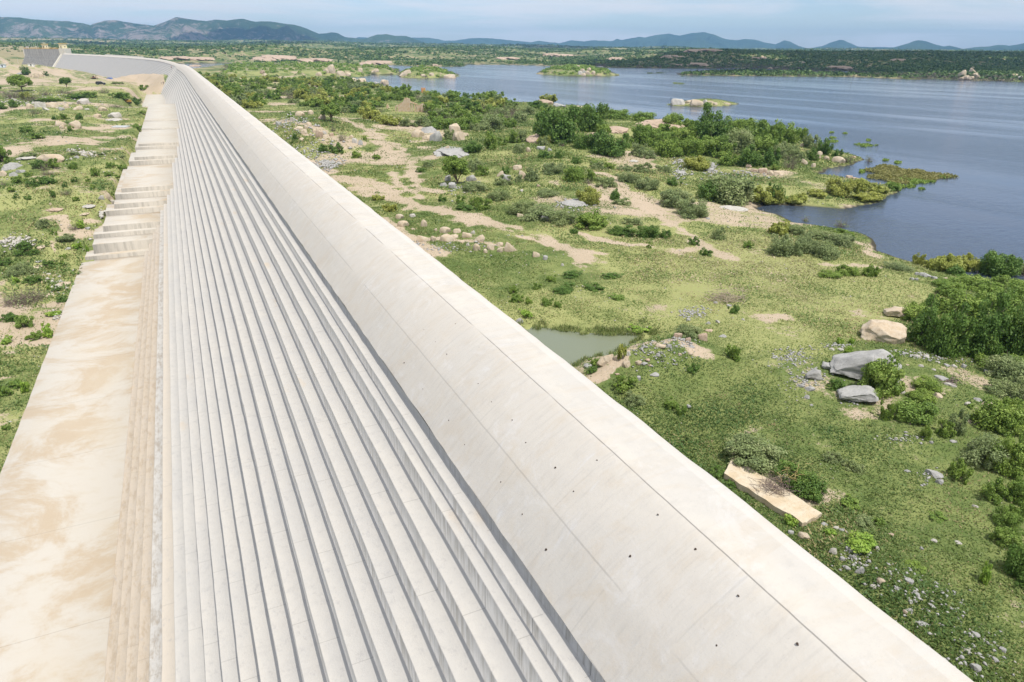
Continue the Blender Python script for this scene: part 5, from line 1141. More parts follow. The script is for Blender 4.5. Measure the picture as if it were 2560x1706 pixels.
shrub_row('L6', 'in the scrub left of the apron', 'plants in the scrub left of the apron', [(60, 335, 330, 290, 'L'), (760, 705, 390, 160, 'D'), (560, 745, 190, 140, 'D'), (330, 685, 260, 130, 'L'), (700, 435, 310, 120, 'D'), (930, 425, 230, 140, 'L'), (1260, 445, 170, 120, 'L'), (1630, 565, 160, 150, 'L'), (1500, 655, 115, 85, 'L'), (1290, 665, 115, 85, 'D'), (1125, 745, 95, 85, 'D'), (930, 935, 100, 155, 'D'), (470, 965, 125, 85, 'D'), (290, 945, 105, 75, 'D'), (1300, 985, 135, 75, 'L'), (1600, 765, 105, 75, 'L'),
    (1390, 1465, 135, 135, 'H'), (930, 1565, 125, 85, 'L'), (740, 1445, 260, 150, 'S'), (760, 475, 210, 150, 'B'), (820, 545, 310, 100, 'B'), (1900, 425, 160, 105, 'L'), (2080, 485, 190, 105, 'L'), (1850, 560, 160, 80, 'L'), (2000, 600, 140, 60, 'L'), (480, 560, 180, 80, 'L'), (60, 720, 160, 100, 'B'), (200, 830, 140, 90, 'L'), (1700, 190, 250, 60, 'S'), (1250, 200, 260, 60, 'S'), (500, 230, 300, 60, 'S'), (1270, 1500, 200, 130, 'B'), (1150, 900, 260, 90, 'B'), (1900, 900, 120, 70, 'L'), (2080, 240, 120, 50, 'S')])
shrub_row('L7', 'beside the lowest apron slab', 'plants beside the lowest apron slab', [(1590, 305, 175, 140, 'H'), (1820, 345, 85, 155, 'H'), (480, 825, 540, 290, 'S'), (340, 995, 155, 145, 'H'), (600, 1455, 900, 390, 'B'), (1010, 1115, 95, 85, 'H'), (1400, 155, 360, 170, 'S'), (200, 865, 310, 130, 'B'), (1240, 105, 110, 90, 'H'), (550, 330, 380, 160, 'D'), (700, 420, 260, 130, 'D'), (430, 430, 260, 110, 'D'), (1000, 640, 260, 130, 'D'), (1320, 480, 180, 90, 'L'), (700, 1010, 400, 150, 'D'), (150, 620, 260, 120, 'D'), (1250, 620, 200, 80, 'L'), (1300, 1380, 260, 140, 'D'), (1150, 1160, 200, 90, 'D')])
shrub_row('L9', 'along the lowest slab', 'plants against the lowest slab', [(230, 155, 160, 130, 'L'), (240, 745, 105, 125, 'H'), (440, 245, 125, 125, 'H'), (500, 45, 155, 55, 'H'), (60, 300, 120, 70, 'H'), (50, 780, 160, 110, 'L'), (150, 700, 140, 80, 'L'), (330, 260, 160, 80, 'L'), (100, 100, 160, 90, 'D'), (60, 1080, 90, 60, 'L')])
shrub_row('c1', 'in the field left of the dam', 'bushes in the field left of the dam', [(240, 693, 92, 66, 'D'), (950, 855, 125, 50, 'B'), (250, 1215, 135, 62, 'L'), (340, 1275, 155, 52, 'L'), (510, 1095, 65, 46, 'D'), (590, 1095, 105, 52, 'L'), (720, 1095, 85, 52, 'D'), (300, 935, 210, 75, 'B'), (120, 905, 170, 65, 'B'), (250, 905, 125, 62, 'Y'), (420, 875, 130, 62, 'B'), (560, 855, 105, 42, 'B'), (330, 1045, 135, 52, 'B'), (130, 985, 85, 72, 'D'), (620, 860, 140, 40, 'B'), (800, 890, 200, 50, 'L'), (1100, 900, 200, 60, 'L'), (60, 870, 140, 50, 'B'), (650, 1200, 60, 50, 'L'), (420, 695, 60, 30, 'D'), (1240, 960, 120, 60, 'D'), (1320, 830, 90, 40, 'L'), (1270, 1200, 120, 60, 'L'), (1060, 985, 160, 40, 'B'), (20, 1000, 120, 60, 'D'), (1070, 770, 90, 24, 'S'), (1300, 1040, 90, 25, 'L'), (170, 890, 300, 60, 'B'), (450, 930, 220, 40, 'L'), (700, 905, 200, 40, 'D')])

# the belt of shrubs between the dam and the lake: about a hundred and forty bushes nothing tells apart
rb = random.Random(77)
belt = [[(-600, 440), (-420, 470), (-200, 500), (30, 505), (380, 500), (700, 510), (1050, 560), (1280, 600), (1500, 650), (1900, 670), (2240, 690), (2334, 760), (2334, 980), (1850, 985), (1480, 950), (1000, 920), (760, 800), (400, 750), (0, 780), (-230, 740), (-420, 600)]]
def in_poly(pts, x, y):
    ins = False; n = len(pts)
    for i in range(n):
        ax, ay = pts[i]; bx_, by_ = pts[(i + 1) % n]
        if (ay > y) != (by_ > y) and x < (bx_ - ax) * (y - ay) / (by_ - ay) + ax: ins = not ins
    return ins
got = []
tries = 0
while len(got) < 260 and tries < 16000:
    tries += 1
    x = rb.uniform(-600, 2380); y = 440 + 545 * rb.random() ** 1.25
    if not in_poly(belt[0], x, y): continue
    if (1160 < x < 1540 and 720 < y < 905) or (690 < x < 1000 and 820 < y < 930) or (40 < x < 330 and 700 < y < 800) or (650 < x < 900 and 660 < y < 710) or (0 < x < 180 and 590 < y < 640): continue
    sc = max(.34, 0.45 + (y - 500) / 420.0)
    if any(abs(x - a) < 62 * sc and abs(y - b) < 26 * sc for a, b in got): continue
    got.append((x, y))
    wv = rb.uniform(95, 170) * sc
    u = rb.random(); far_right = x > 1300 and y > 830
    k = ('B' if u < .30 else 'S' if u < .62 else 'L') if far_right else ('L' if u < .42 else 'Y' if u < .68 else 'S' if u < .84 else 'D' if u < .93 else 'B')
    hv_ = wv * rb.uniform(.42, .62)
    o, px = place_shrub(k, 'A2', x, y, wv, hv_)
    tag(o, {'L': 'bright green bush in the scrub belt between dam and lake', 'Y': 'olive feathery bush in the scrub belt between dam and lake', 'S': 'grey green bush in the scrub belt between dam and lake', 'D': 'dark green bush in the scrub belt between dam and lake', 'B': 'leafless brown bush in the scrub belt between dam and lake'}[k], 'bush',
        {'L': 'bright bushes', 'Y': 'olive bushes', 'S': 'grey green bushes', 'D': 'dark bushes', 'B': 'leafless bushes'}[k] + ' of the scrub belt')

# ------------------------------------------------------------------ trees
def tree(code, x, y, w, h, kind, label, seed, flat=1.0, lean=0.0, crown_lo=.32):
    s = CROPS[code][2]; px, py = P(code, x, y); p = hit_ground(px, py); dep = depth_of(p)
    H = h / s * dep / FPX * 1.04; Rw = w / s * dep / FPX / 2
    o = empty('small_tree', p); rs = np.random.RandomState(seed)
    nC = 46; th = rs.rand(nC) * 6.283; rad = np.sqrt(rs.rand(nC)) * .82
    zz = crown_lo + (1 - crown_lo) * (.12 + .80 * np.sqrt(np.clip(1 - rad ** 2, 0, 1)) * (.25 + .75 * rs.rand(nC))) * flat
    C = np.stack([rad * np.cos(th) * Rw + lean * Rw * zz, rad * np.sin(th) * Rw, zz * H], 1); cr = (.17 + .13 * rs.rand(nC)) * Rw
    V, F, lc = leaves(rs, C, cr, 5200, .075 * Rw, 1.7)
    link('crown', np_mesh('crown', V, F, {'lc': lc}, False, [LEAFM[kind]]), o)
    segs = [((0, 0, -.2), (lean * Rw * .12, 0, H * crown_lo * .75), .055 * Rw + .05, .045 * Rw + .03)]
    j = np.array([lean * Rw * .12, 0, H * crown_lo * .75])
    for i in range(9):
        c = C[rs.randint(nC)]; m1 = j + (c - j) * .5 + rs.normal(size=3) * .1 * Rw
        segs += [(j, m1, .030 * Rw + .02, .02 * Rw), (m1, c, .02 * Rw, .006 * Rw)]
    V, F = tubes(segs, 6); link('trunk', np_mesh('trunk', V, F, None, True, [M_BARK]), o)
    return tag(o, label, 'tree')
tree('c1', 610, 803, 108, 86, 'D', 'small round-crowned tree with a short trunk beside the dirt road', 3)
tree('c1', 205, 835, 200, 135, 'L', 'spreading flat-topped tree with bare lower boughs left of the round tree', 5, .95, -.1, .34)
tree('c1', 0, 840, 42, 55, 'D', 'tree cut by the left edge of the picture', 8)
tree('B1', 1840, 405, 260, 265, 'L', 'lone straggly shrub-like tree leaning over grey rocks beyond the track', 9, 1.0, -.25, .12)
tree('A2', 685, 893, 185, 165, 'L', 'airy small tree with several thin trunks beside the upper track', 12, 1.0, .1, .25)

# ------------------------------------------------------------------ deadwood
def sticks(name, code, x, y, w, h, n, label, cat, seed, mat=None, thick=.02):
    s = CROPS[code][2]; p = hit_ground(*P(code, x, y)); dep = depth_of(p); W2 = w / s * dep / FPX / 2; Hh = h / s * dep / FPX * .8
    rs = np.random.RandomState(seed); segs = []
    for i in range(n):
        c = np.array([rs.normal() * W2 * .45, rs.normal() * W2 * .35, abs(rs.normal()) * Hh * .35 + .03]); a = rs.rand() * 6.283; L = rs.uniform(.3, .9) * W2
        d = np.array([math.cos(a), math.sin(a), rs.normal() * .25]); q0 = c - d * L / 2; q1 = c + rs.normal(size=3) * .06 * L; q2 = c + d * L / 2
        for q_ in (q0, q1, q2): q_[2] = max(q_[2], .02)
        segs += [(q0, q1, thick, thick * .8), (q1, q2, thick * .8, thick * .3)]
    V, F = tubes(segs, 4); o = link(name, np_mesh(name, V, F, None, False, [mat or M_DRY]), None, p)
    return tag(o, label, cat)
sticks('brushwood_heap', 'B4', 2090, 250, 400, 110, 130, 'heap of bleached brushwood lying in the grass right of the pond', 'brushwood', 4)
sticks('brushwood_heap', 'B5', 1660, 1130, 200, 60, 30, 'dark broken branches on grey rocks before the right thicket', 'brushwood', 6, M_TWIG, .03)
sticks('dry_twigs', 'B6', 490, 390, 260, 110, 110, 'dark dry twigs strewn over the middle of the concrete slab', 'dry twigs', 7, M_TWIG, .012)
bpy.data.objects['dry_twigs'].location.z = zt + .02
sticks('dead_bush', 'B6', 590, 350, 190, 130, 40, 'yellowish dead bush drooping over the concrete slab edge', 'dead bush', 9, plain('straw_stalks', (0.42, 0.31, 0.14), 0.9), .014)
bpy.data.objects['dead_bush'].location.z += .5
sticks('fallen_branches', 'L7', 400, 1380, 700, 300, 110, 'tangle of fallen grey branches at the left edge beside the lowest slab', 'fallen branches', 11, M_TWIG, .025)

# ------------------------------------------------------------------ far shores, islets: scrub nobody could count
def blob_cloud(name, pts, sizes, per, mats, rs, squash=.75, leaf=.42):
    """one mesh of many far-off bushes: per leaf faces round each point"""
    n = len(pts); d = rs.normal(size=(n, per, 3)); d /= np.linalg.norm(d, axis=2)[..., None]
    d[..., 2] = np.abs(d[..., 2])
    rad = (.55 + .5 * rs.rand(n, per))[..., None]
    p = pts[:, None, :] + d * rad * sizes[:, None, None] * np.array([1, 1, squash])
    nn = d + rs.normal(size=d.shape) * .5; nn /= np.linalg.norm(nn, axis=2)[..., None]
    a = rs.normal(size=d.shape); t = a - (a * nn).sum(2)[..., None] * nn; t /= np.linalg.norm(t, axis=2)[..., None]; b = np.cross(nn, t)
    s = sizes[:, None, None] * leaf * (.6 + .8 * rs.rand(n, per, 1))
    V = np.stack([p - t * s, p + b * s * .8, p + t * s, p - b * s * .8], 2).reshape(-1, 3); F = np.arange(len(V)).reshape(-1, 4)
    lc = np.repeat(np.clip(.65 * np.repeat(rs.rand(n, 1), per, 1) + .35 * rs.rand(n, per), 0, 1).ravel(), 4)
    return tag(link(name, np_mesh(name, V, F, {'lc': lc}, False, mats)), kind='stuff')
rs = np.random.RandomState(5)
M_FAR = leaf_mat('far_scrub_leaves', [(0.051, 0.093, 0.024), (0.093, 0.158, 0.039), (0.158, 0.225, 0.063), (0.075, 0.120, 0.030)], .15, 0)
M_FARD = leaf_mat('flooded_scrub_twigs', [(0.105, 0.083, 0.075), (0.165, 0.135, 0.120), (0.150, 0.173, 0.075), (0.075, 0.120, 0.030)], .1, 0)
N_ = 120000
az = np.radians(rs.uniform(-13, 64, N_)); R_ = np.exp(rs.uniform(math.log(560), math.log(5200), N_))
x_ = R_ * np.sin(az); y_ = R_ * np.cos(az)
sf = np.maximum(sdf(far_poly, x_, y_), sdf(spit_poly, x_, y_))
dens = sstep(fbm(x_ / 90, y_ / 90, 91, 4), .40, .60) * .9 + .12
dens = np.where((np.degrees(az) > 36) & (R_ < 2200), np.maximum(dens, .97), dens)
keep = (sf > 4) & (rs.rand(N_) < dens)
x_, y_, R_ = x_[keep], y_[keep], R_[keep]; z_ = height(x_, y_)
sz = (1.5 + 2.4 * rs.rand(len(x_)) ** 2) * np.clip(R_ / 1300, .9, 2.2)
blob_cloud('far_scrub', np.stack([x_, y_, z_], 1), sz, 11, [M_FAR], rs)
def fill_poly(poly, n, inset, rs):
    lo = poly.min(0); hi = poly.max(0); x = rs.uniform(lo[0], hi[0], n * 4); y = rs.uniform(lo[1], hi[1], n * 4)
    k = sdf(poly, x, y) > inset; return x[k][:n], y[k][:n]
# green crowns and drowned grey scrub on the islands and the spit
X, Y, S = [], [], []
for pl, n, ins, smin, smax in ((pen_poly, 420, 3, 1.2, 2.8), (isl1_poly, 120, 4, 1.3, 2.8), (isl2_poly, 210, 5, 1.6, 3.2), (near_poly, 0, 0, 1, 1)):
    if n:
        a, b = fill_poly(pl, n, ins, rs); X.append(a); Y.append(b); S.append(rs.uniform(smin, smax, len(a)))
X, Y, S = map(np.concatenate, (X, Y, S))
blob_cloud('island_scrub', np.stack([X, Y, height(X, Y)], 1), S, 46, [LEAFM['L']], rs, .8, .26)
X, Y, S = [], [], []
for pl, n in ((pen_poly, 260), (isl1_poly, 90), (isl2_poly, 90), (spit_poly, 420)):
    a, b = fill_poly(pl, n * 3, .3, rs); d_ = sdf(pl, a, b); k = d_ < 8; X.append(a[k][:n]); Y.append(b[k][:n]); S.append(rs.uniform(.8, 1.9, k[:].sum())[:n])
a = np.linspace(.40, 1.0, 1500); sh = np.array(far_px, float); xs_ = np.interp(a, np.linspace(0, 1, len(sh)), sh[:, 0]); ys_ = np.interp(a, np.linspace(0, 1, len(sh)), sh[:, 1])
q = np.array([at_depth(u, v, 22.8)[:2] for u, v in zip(xs_, ys_)]); q *= (1 + rs.uniform(0.004, .05, len(q)))[:, None]
X.append(q[:, 0]); Y.append(q[:, 1]); S.append(rs.uniform(1.0, 2.6, len(q)))
X, Y, S = map(np.concatenate, (X, Y, S))
blob_cloud('flooded_scrub', np.stack([X, Y, np.maximum(height(X, Y), ZW)], 1), S, 30, [M_FARD], rs, 1.0, .16)

# mats of floating plants
def mat_plants(code, x, y, w, h, label, dens, kinds='YH', tall=.25):
    s = CROPS[code][2]; rs = np.random.RandomState(int(x * 7 + y)); px, py = P(code, x, y); c = at_depth(px, py, 22.95); dep = depth_of(c)
    d = ray(px, py); sa = -d[2]; W2 = w / s * dep / FPX / 2; D2 = h / s * dep / FPX / sa / 2
    n = int(dens); th = rs.rand(n) * 6.283; r = np.sqrt(rs.rand(n)) * (1 + .25 * np.sin(3 * th + 1) + .2 * np.sin(7 * th)); a = math.atan2(-d[0], d[1])
    lx, ly = r * np.cos(th) * W2, r * np.sin(th) * D2
    C = np.stack([lx * math.cos(a) - ly * math.sin(a), lx * math.sin(a) + ly * math.cos(a), np.full(n, .02)], 1)
    V, F, lc = leaves(rs, C, np.full(n, tall), n * 7, .20, 2.2)
    o = link('floating_plants', np_mesh('floating_plants', V, F, {'lc': lc}, False, [LEAFM[kinds[0]]]), None, (c[0], c[1], ZW))
    return tag(o, label, 'floating plants')
mat_plants('B3', 1230, 500, 600, 120, 'largest floating mat of yellowish grass off the point', 2300, 'G', .45)
mat_plants('B3', 1330, 555, 240, 45, 'darker tongue of floating weed at the front of the largest mat', 420, 'L', .35)
mat_plants('B3', 1150, 610, 130, 55, 'clump of green weed at the tip of the grassy point', 320, 'L', .4)
mat_plants('B3', 880, 230, 160, 26, 'longest thin weed raft out on the open lake', 130, 'L')
for a in [(600, 195, 70, 18, 'weed raft just off the lake end of the thicket'), (585, 163, 45, 14, 'small weed raft behind the one off the thicket'), (915, 185, 36, 14, 'tiny weed raft just beyond the longest raft'), (578, 115, 25, 8, 'farthest left weed speck on the lake'), (702, 123, 30, 8, 'farthest right weed speck on the lake'), (1183, 388, 44, 16, 'small weed raft behind the largest grass mat'), (1070, 367, 34, 12, 'tiny weed raft between the shore and the grass mat'), (1605, 522, 60, 18, 'small weed raft right of the largest grass mat'), (1300, 605, 60, 20, 'weed raft in front of the largest grass mat'), (1400, 628, 30, 10, 'weed speck on the water before the grass mat'), (855, 470, 40, 30, 'weed scraps in the inlet behind two pink stones')]:
    mat_plants('B3', *a[:4], a[4], 60, 'L')
for x, y, w, h, lab in [(1490, 542, 40, 8, 'left weed raft far out below the flooded strip'), (1540, 546, 44, 7, 'right weed raft far out below the flooded strip'), (1260, 450, 70, 10, 'drowned twigs left of the flooded strip'), (1350, 448, 80, 10, 'drowned twigs nearest the flooded strip')]:
    mat_plants('A3', x, y, w, h, lab, 90, 'S', .7)

# ------------------------------------------------------------------ low growth and loose stones: stuff
def ground_ok(x, y):
    lf_ = x < Bx(np.clip(y, -80, 1000)) + 4
    edge = np.interp(y, [-60, fronts[0], fronts[1], fronts[2], fronts[3], fronts[4], 340, 352, 505, 520], [-18.9, -18.3, -17.2, -15.6, -13.9, -12.2, -11.2, -15.3, -15.3, -11])
    return np.where(lf_, x - Bx(np.clip(y, -80, 1000)) < edge, x - Bx(np.clip(y, -80, 1000)) > 12.5)
def grass_layer(name, n, a0, a1, r0, r1, seed, kinds, hmin, hmax, thr):
    rs = np.random.RandomState(seed)
    az = np.radians(rs.uniform(a0, a1, n)); R = np.exp(rs.uniform(math.log(r0), math.log(r1), n)); x = R * np.sin(az); y = R * np.cos(az)
    cl = fbm(x / 2.2, y / 2.2, seed + 1, 4) * .42 + fbm(x / 12.0, y / 12.0, seed + 2, 4) * .58
    k = ground_ok(x, y) & (cl > thr) & (rs.rand(n) < 1.12 - soil_mask(x, y) * 1.28)
    x, y, R, cl = x[k], y[k], R[k], cl[k]; z = height(x, y)
    lf_ = x < Bx(np.clip(y, -80, 1000))
    k = lf_ | ((z > ZW + .12) & (sdf(POND_POLY, x, y) < -.3)); x, y, z, R, cl = x[k], y[k], z[k], R[k], cl[k]
    n = len(x); amt = np.clip((cl - thr) / .16, 0.15, 1)
    fade = 1 - .6 * soil_mask(x, y); hgt = (hmin + (hmax - hmin) * amt * rs.rand(n)) * np.clip(R / 60, .8, 2.6) * fade; wd = hgt * rs.uniform(.14, .36, n) + .012 * np.clip(R / 60, .8, 3)
    a = rs.rand(n) * 6.283; lean = rs.normal(size=(n, 2)) * .95
    p = np.stack([x, y, z - .02], 1); b = np.stack([np.cos(a), np.sin(a), 0 * a], 1) * wd[:, None]
    tip = p + np.stack([lean[:, 0] * hgt, lean[:, 1] * hgt, hgt], 1); mid = p * .45 + tip * .55
    V = np.stack([p - b * .35, mid + b, tip, mid - b], 1).reshape(-1, 3); F = np.arange(4 * n).reshape(n, 4)
    tone = np.clip(.35 * rs.rand(n) + .95 * (fbm(x / 9, y / 9, seed + 9, 4) - .32) + .9 * (dryness(x, y) - .45), 0, 1)
    return tag(link(name, np_mesh(name, V, F, {'lc': np.repeat(tone, 4)}, False, [kinds])), kind='stuff')
G1 = leaf_mat('low_grass', [(0.122, 0.178, 0.049), (0.205, 0.260, 0.079), (0.345, 0.336, 0.167), (0.111, 0.102, 0.128)], .3, 0)
G2 = leaf_mat('creeping_herbs', [(0.077, 0.143, 0.038), (0.139, 0.209, 0.058), (0.211, 0.276, 0.090), (0.111, 0.102, 0.128)], .3, 0)
G3 = leaf_mat('dry_grass', [(0.265, 0.234, 0.109), (0.405, 0.343, 0.182), (0.500, 0.412, 0.291), (0.156, 0.138, 0.182)], .25, 0)
grass_layer('grass', 900000, 2, 84, 19, 620, 201, G1, .05, .17, .34)
grass_layer('low_herbs', 700000, 2, 84, 19, 420, 301, G2, .05, .21, .46)
grass_layer('dry_grass', 300000, 2, 84, 19, 500, 401, G3, .05, .20, .46)
grass_layer('grass', 260000, -34, 3, 45, 620, 501, G1, .05, .20, .36)
grass_layer('low_herbs', 230000, -34, 3, 45, 480, 601, G2, .08, .34, .51)
grass_layer('dry_grass', 140000, -34, 3, 45, 600, 651, G3, .05, .22, .45)
def stones(name, n, a0, a1, r0, r1, seed, m, smin, smax, focus=None):
    rs = np.random.RandomState(seed)
    if focus is None:
        az = np.radians(rs.uniform(a0, a1, n)); R = np.exp(rs.uniform(math.log(r0), math.log(r1), n)); x = R * np.sin(az); y = R * np.cos(az)
        k = ground_ok(x, y) & (rs.rand(n) < sstep(fbm(x / 4.0, y / 4.0, seed + 3, 3), .52, .68) + .02)
        x, y = x[k], y[k]
    else:
        x, y = [], []
        for code, px, py, D, w, h, cnt in focus:
            u = px + rs.normal(size=cnt) * w / 2.4; v = py + rs.normal(size=cnt) * h / 2.4
            q = [at_depth(*P(code, i, j), D) for i, j in zip(u, v)]; x += [p[0] for p in q]; y += [p[1] for p in q]
        x = np.array(x); y = np.array(y); k = ground_ok(x, y); x, y = x[k], y[k]
    z = height(x, y); R = np.hypot(x, y); n = len(x)
    s = np.exp(rs.uniform(math.log(smin), math.log(smax), n)) * np.clip(R / 60, .7, 3)
    oc = np.array([[1, 0, 0], [.2, 1, .1], [-1, .1, 0], [0, -1, .1], [.1, .1, .8], [0, 0, -.5]])
    fc = np.array([[0, 1, 4], [1, 2, 4], [2, 3, 4], [3, 0, 4], [1, 0, 5], [2, 1, 5], [3, 2, 5], [0, 3, 5]])
    V = oc[None] * (1 + rs.uniform(-.35, .35, (n, 6, 3))) * s[:, None, None] * np.array([1, .8, .75]); a = rs.rand(n) * 6.283
    c, sn = np.cos(a)[:, None], np.sin(a)[:, None]
    V = np.stack([V[..., 0] * c - V[..., 1] * sn, V[..., 0] * sn + V[..., 1] * c, V[..., 2]], 2) + np.stack([x, y, z + s * .15], 1)[:, None, :]
    F = (fc[None] + 6 * np.arange(n)[:, None, None]).reshape(-1, 3)
    return tag(link(name, np_mesh(name, V.reshape(-1, 3), F, None, False, [m])), kind='stuff')
stones('loose_stones', 8000, 4, 84, 20, 260, 701, ROCKM['W'], .025, .12)
stones('loose_stones', 8000, -34, 3, 45, 420, 702, ROCKM['W'], .03, .14)
stones('rubble', 0, 0, 0, 0, 0, 703, ROCKM['G'], .04, .20, [('A2', 640, 1255, 20, 150, 70, 340), ('B1', 1830, 400, 20, 160, 80, 90), ('B4', 1800, 380, 20.5, 190, 70, 170), ('B4', 1450, 840, 20, 330, 110, 200), ('B4', 1700, 730, 20, 170, 60, 110), ('B5', 200, 950, 20.3, 260, 130, 230), ('B5', 340, 1150, 20.3, 240, 110, 160),
    ('B5', 600, 850, 20.3, 160, 40, 60), ('B5', 1450, 920, 20.3, 500, 60, 130), ('B5', 780, 1230, 19.6, 150, 70, 130), ('B6', 1000, 800, 20.3, 130, 110, 120), ('B6', 1200, 920, 20.3, 200, 130, 80), ('B6', 1420, 1080, 20.3, 280, 190, 130), ('B6', 1700, 1350, 20.3, 280, 240, 150), ('B6', 1450, 280, 20.4, 100, 60, 30), ('L8', 230, 760, 20.4, 300, 60, 40), ('B2', 1560, 390, 20.6, 180, 60, 120), ('B2', 1540, 470, 20.6, 120, 80, 110), ('B2', 1830, 440, 20.6, 150, 70, 120), ('B2', 560, 760, 20.5, 300, 70, 120),
    ('B2', 2150, 480, 21, 250, 60, 120), ('A2', 330, 960, 19, 300, 120, 240), ('A2', 560, 1130, 19.5, 300, 60, 160), ('B1', 1700, 960, 20.5, 700, 90, 160)])
stones('rubble', 0, 0, 0, 0, 0, 704, ROCKM['W'], .05, .22, [('c1', 450, 970, 23.5, 500, 70, 300), ('c1', 130, 970, 23.5, 200, 60, 80), ('L6', 1450, 250, 25.8, 350, 60, 140), ('L7', 330, 110, 30.5, 400, 80, 200), ('L7', 1850, 160, 30.8, 60, 100, 80), ('L6', 1750, 1290, 29.8, 70, 90, 100), ('L7', 1150, 850, 32, 260, 120, 60), ('L7', 1150, 1480, 32.7, 160, 90, 60), ('c5', 1150, 1050, 22, 80, 120, 60)])

rs = np.random.RandomState(808)
lo_, hi_ = POND_POLY.min(0) - 2, POND_POLY.max(0) + 2
x_ = rs.uniform(lo_[0], hi_[0], 90000); y_ = rs.uniform(lo_[1], hi_[1], 90000); h_ = height(x_, y_)
k_ = (np.abs(h_ - Z_POND) < .16) & (fbm(x_ / 1.1, y_ / 1.1, 809, 3) > .42); x_, y_, h_ = x_[k_][:5200], y_[k_][:5200], h_[k_][:5200]; n_ = len(x_)
hh = rs.uniform(.12, .5, n_); a_ = rs.rand(n_) * 6.283; p_ = np.stack([x_, y_, np.maximum(h_, Z_POND - .1)], 1); b_ = np.stack([np.cos(a_), np.sin(a_), 0 * a_], 1) * .02
t_ = p_ + np.stack([rs.normal(size=n_) * .12, rs.normal(size=n_) * .12, hh], 1)
V = np.stack([p_ - b_, p_ * .4 + t_ * .6 + b_, t_, p_ * .4 + t_ * .6 - b_], 1).reshape(-1, 3)
tag(link('pond_reeds', np_mesh('pond_reeds', V, np.arange(4 * n_).reshape(n_, 4), {'lc': np.repeat(rs.rand(n_), 4)}, False, [G1])), kind='stuff')

# ------------------------------------------------------------------ ruin by the lake
M_RUIN = rock_mat('stained_plaster', (0.52, 0.36, 0.22), (0.60, 0.50, 0.40), (0.38, 0.24, 0.14))
M_BRICK = rock_mat('orange_brick', (0.50, 0.23, 0.10), (0.58, 0.32, 0.16), (0.36, 0.15, 0.07))
def at_range(px, py, dep):
    d = ray(px, py); q = d * dep / float(d @ FW); return np.array([q[0], q[1], q[2] + CZ])
pr_ = hit_ground(1021, 280); dr = depth_of(pr_); k_ = dr / FPX
ruin = empty('ruined_house', pr_, -YAW - .12)
def wallbox(name, outline, y0, y1, m=M_RUIN):
    b = MB(); b.prism([(x * k_, z * k_ * 1.4) for x, z in outline], y0, y1); return b.build(name, m, ruin)
# outlines in picture pixels from the middle of the house front
wallbox('gable_wall', [(-26, -4), (-26, 11), (-20, 14), (-12, 17), (-8, 23), (-2, 24), (2, 22), (5, 23), (6, 17), (6, -4)], -.3, .3)
wallbox('front_wall', [(9, -4), (9, 13), (12, 13.5), (12, -4)], -.25, .25)
wallbox('front_wall', [(16, -4), (16, 12), (19, 12), (19, -4)], -.25, .25)
wallbox('lintel', [(6, 15), (6, 18), (14, 16), (24, 13.5), (24, 11.8), (12, 14)], -.24, .24)
wallbox('front_wall', [(19.2, -4), (19.2, 11), (30, 11.5), (30, -4)], .6, 1.1)
wallbox('corner_wall', [(32, -4), (32, 13), (39, 13.5), (39, -4)], -.35, 2.5)
wallbox('broken_wall', [(-33, -3), (-33, 9), (-30, 11), (-25, 11.2), (-25, 9), (-30, 8), (-31, -3)], -.25, .25)
tag(ruin, 'roofless ruined house with stained tan plaster walls standing in the scrub', 'ruined house')
ps = hit_ground(970, 272); w1 = empty('broken_wall', ps, -YAW)
MB().prism([(-4 * k_, -.5), (-3 * k_, 9 * k_), (0, 11 * k_), (4 * k_, 2 * k_), (4 * k_, -.5)], -.3, .3).build('wall_stump', M_RUIN, w1)
tag(w1, 'short leaning stump of plastered wall left of the ruined house', 'wall')
ps = hit_ground(1059, 233); dq = depth_of(ps) / FPX; w2 = empty('brick_ruin', ps, -YAW + .3)
MB().prism([(-5 * dq, -1), (-5.5 * dq, 12 * dq), (-3 * dq, 13 * dq), (-1.5 * dq, 9 * dq), (.5 * dq, 12.5 * dq), (4.5 * dq, 12 * dq), (5 * dq, -1)], -.5, .5).build('front_wall', M_BRICK, w2)
MB().box(4 * dq, 5 * dq, .55, 2.6, -1, 10.5 * dq).build('side_wall', M_BRICK, w2)
tag(w2, 'small orange brick ruin at the water edge behind the ruined house', 'ruin')

# ------------------------------------------------------------------ abutment and its buildings at the far left
M_GREYC = plain('weathered_concrete', (0.33, 0.32, 0.30), 0.95, 0.30, 0.35, 0.15)
def streak_mat():
    m, t = new_mat('streaked_wall'); pos = t.n('ShaderNodeTexCoord').outputs['Object']
    n = t.noise(t.scale(pos, (0.9, 0.9, 0.05)), 1.0, 5, 0.7); n2 = t.noise(t.scale(pos, (0.05, 0.05, .6)), 1.0, 4, .6)
    c = t.mix(t.step(n, .38, .66), (0.40, 0.385, 0.36), (0.25, 0.24, 0.225)); c = t.mix(t.math('MULTIPLY', t.step(n2, .5, .7), .4), c, (0.24, .23, .21))
    finish(t, c, .95); return m
M_STREAK = streak_mat()
A0 = at_range(158, 140, 728.0); A1 = at_range(63, 140, 742.0)
aw = A1 - A0; aw[2] = 0; AL = float(np.linalg.norm(aw)); ang = math.atan2(aw[1], aw[0])
ab = empty('abutment_block', (A0[0], A0[1], 0), ang)           # local x runs left along the wall, local -y... faces the valley
def zpx(py, dep, px=110): return float(at_range(px, py, dep)[2])
zt_ = zpx(122.5, 735); zm_ = zpx(141, 735)
sgn = 1.0 if (np.array([-math.sin(ang), math.cos(ang)]) @ np.array([FW[0], FW[1]])) < 0 else -1.0   # towards the camera
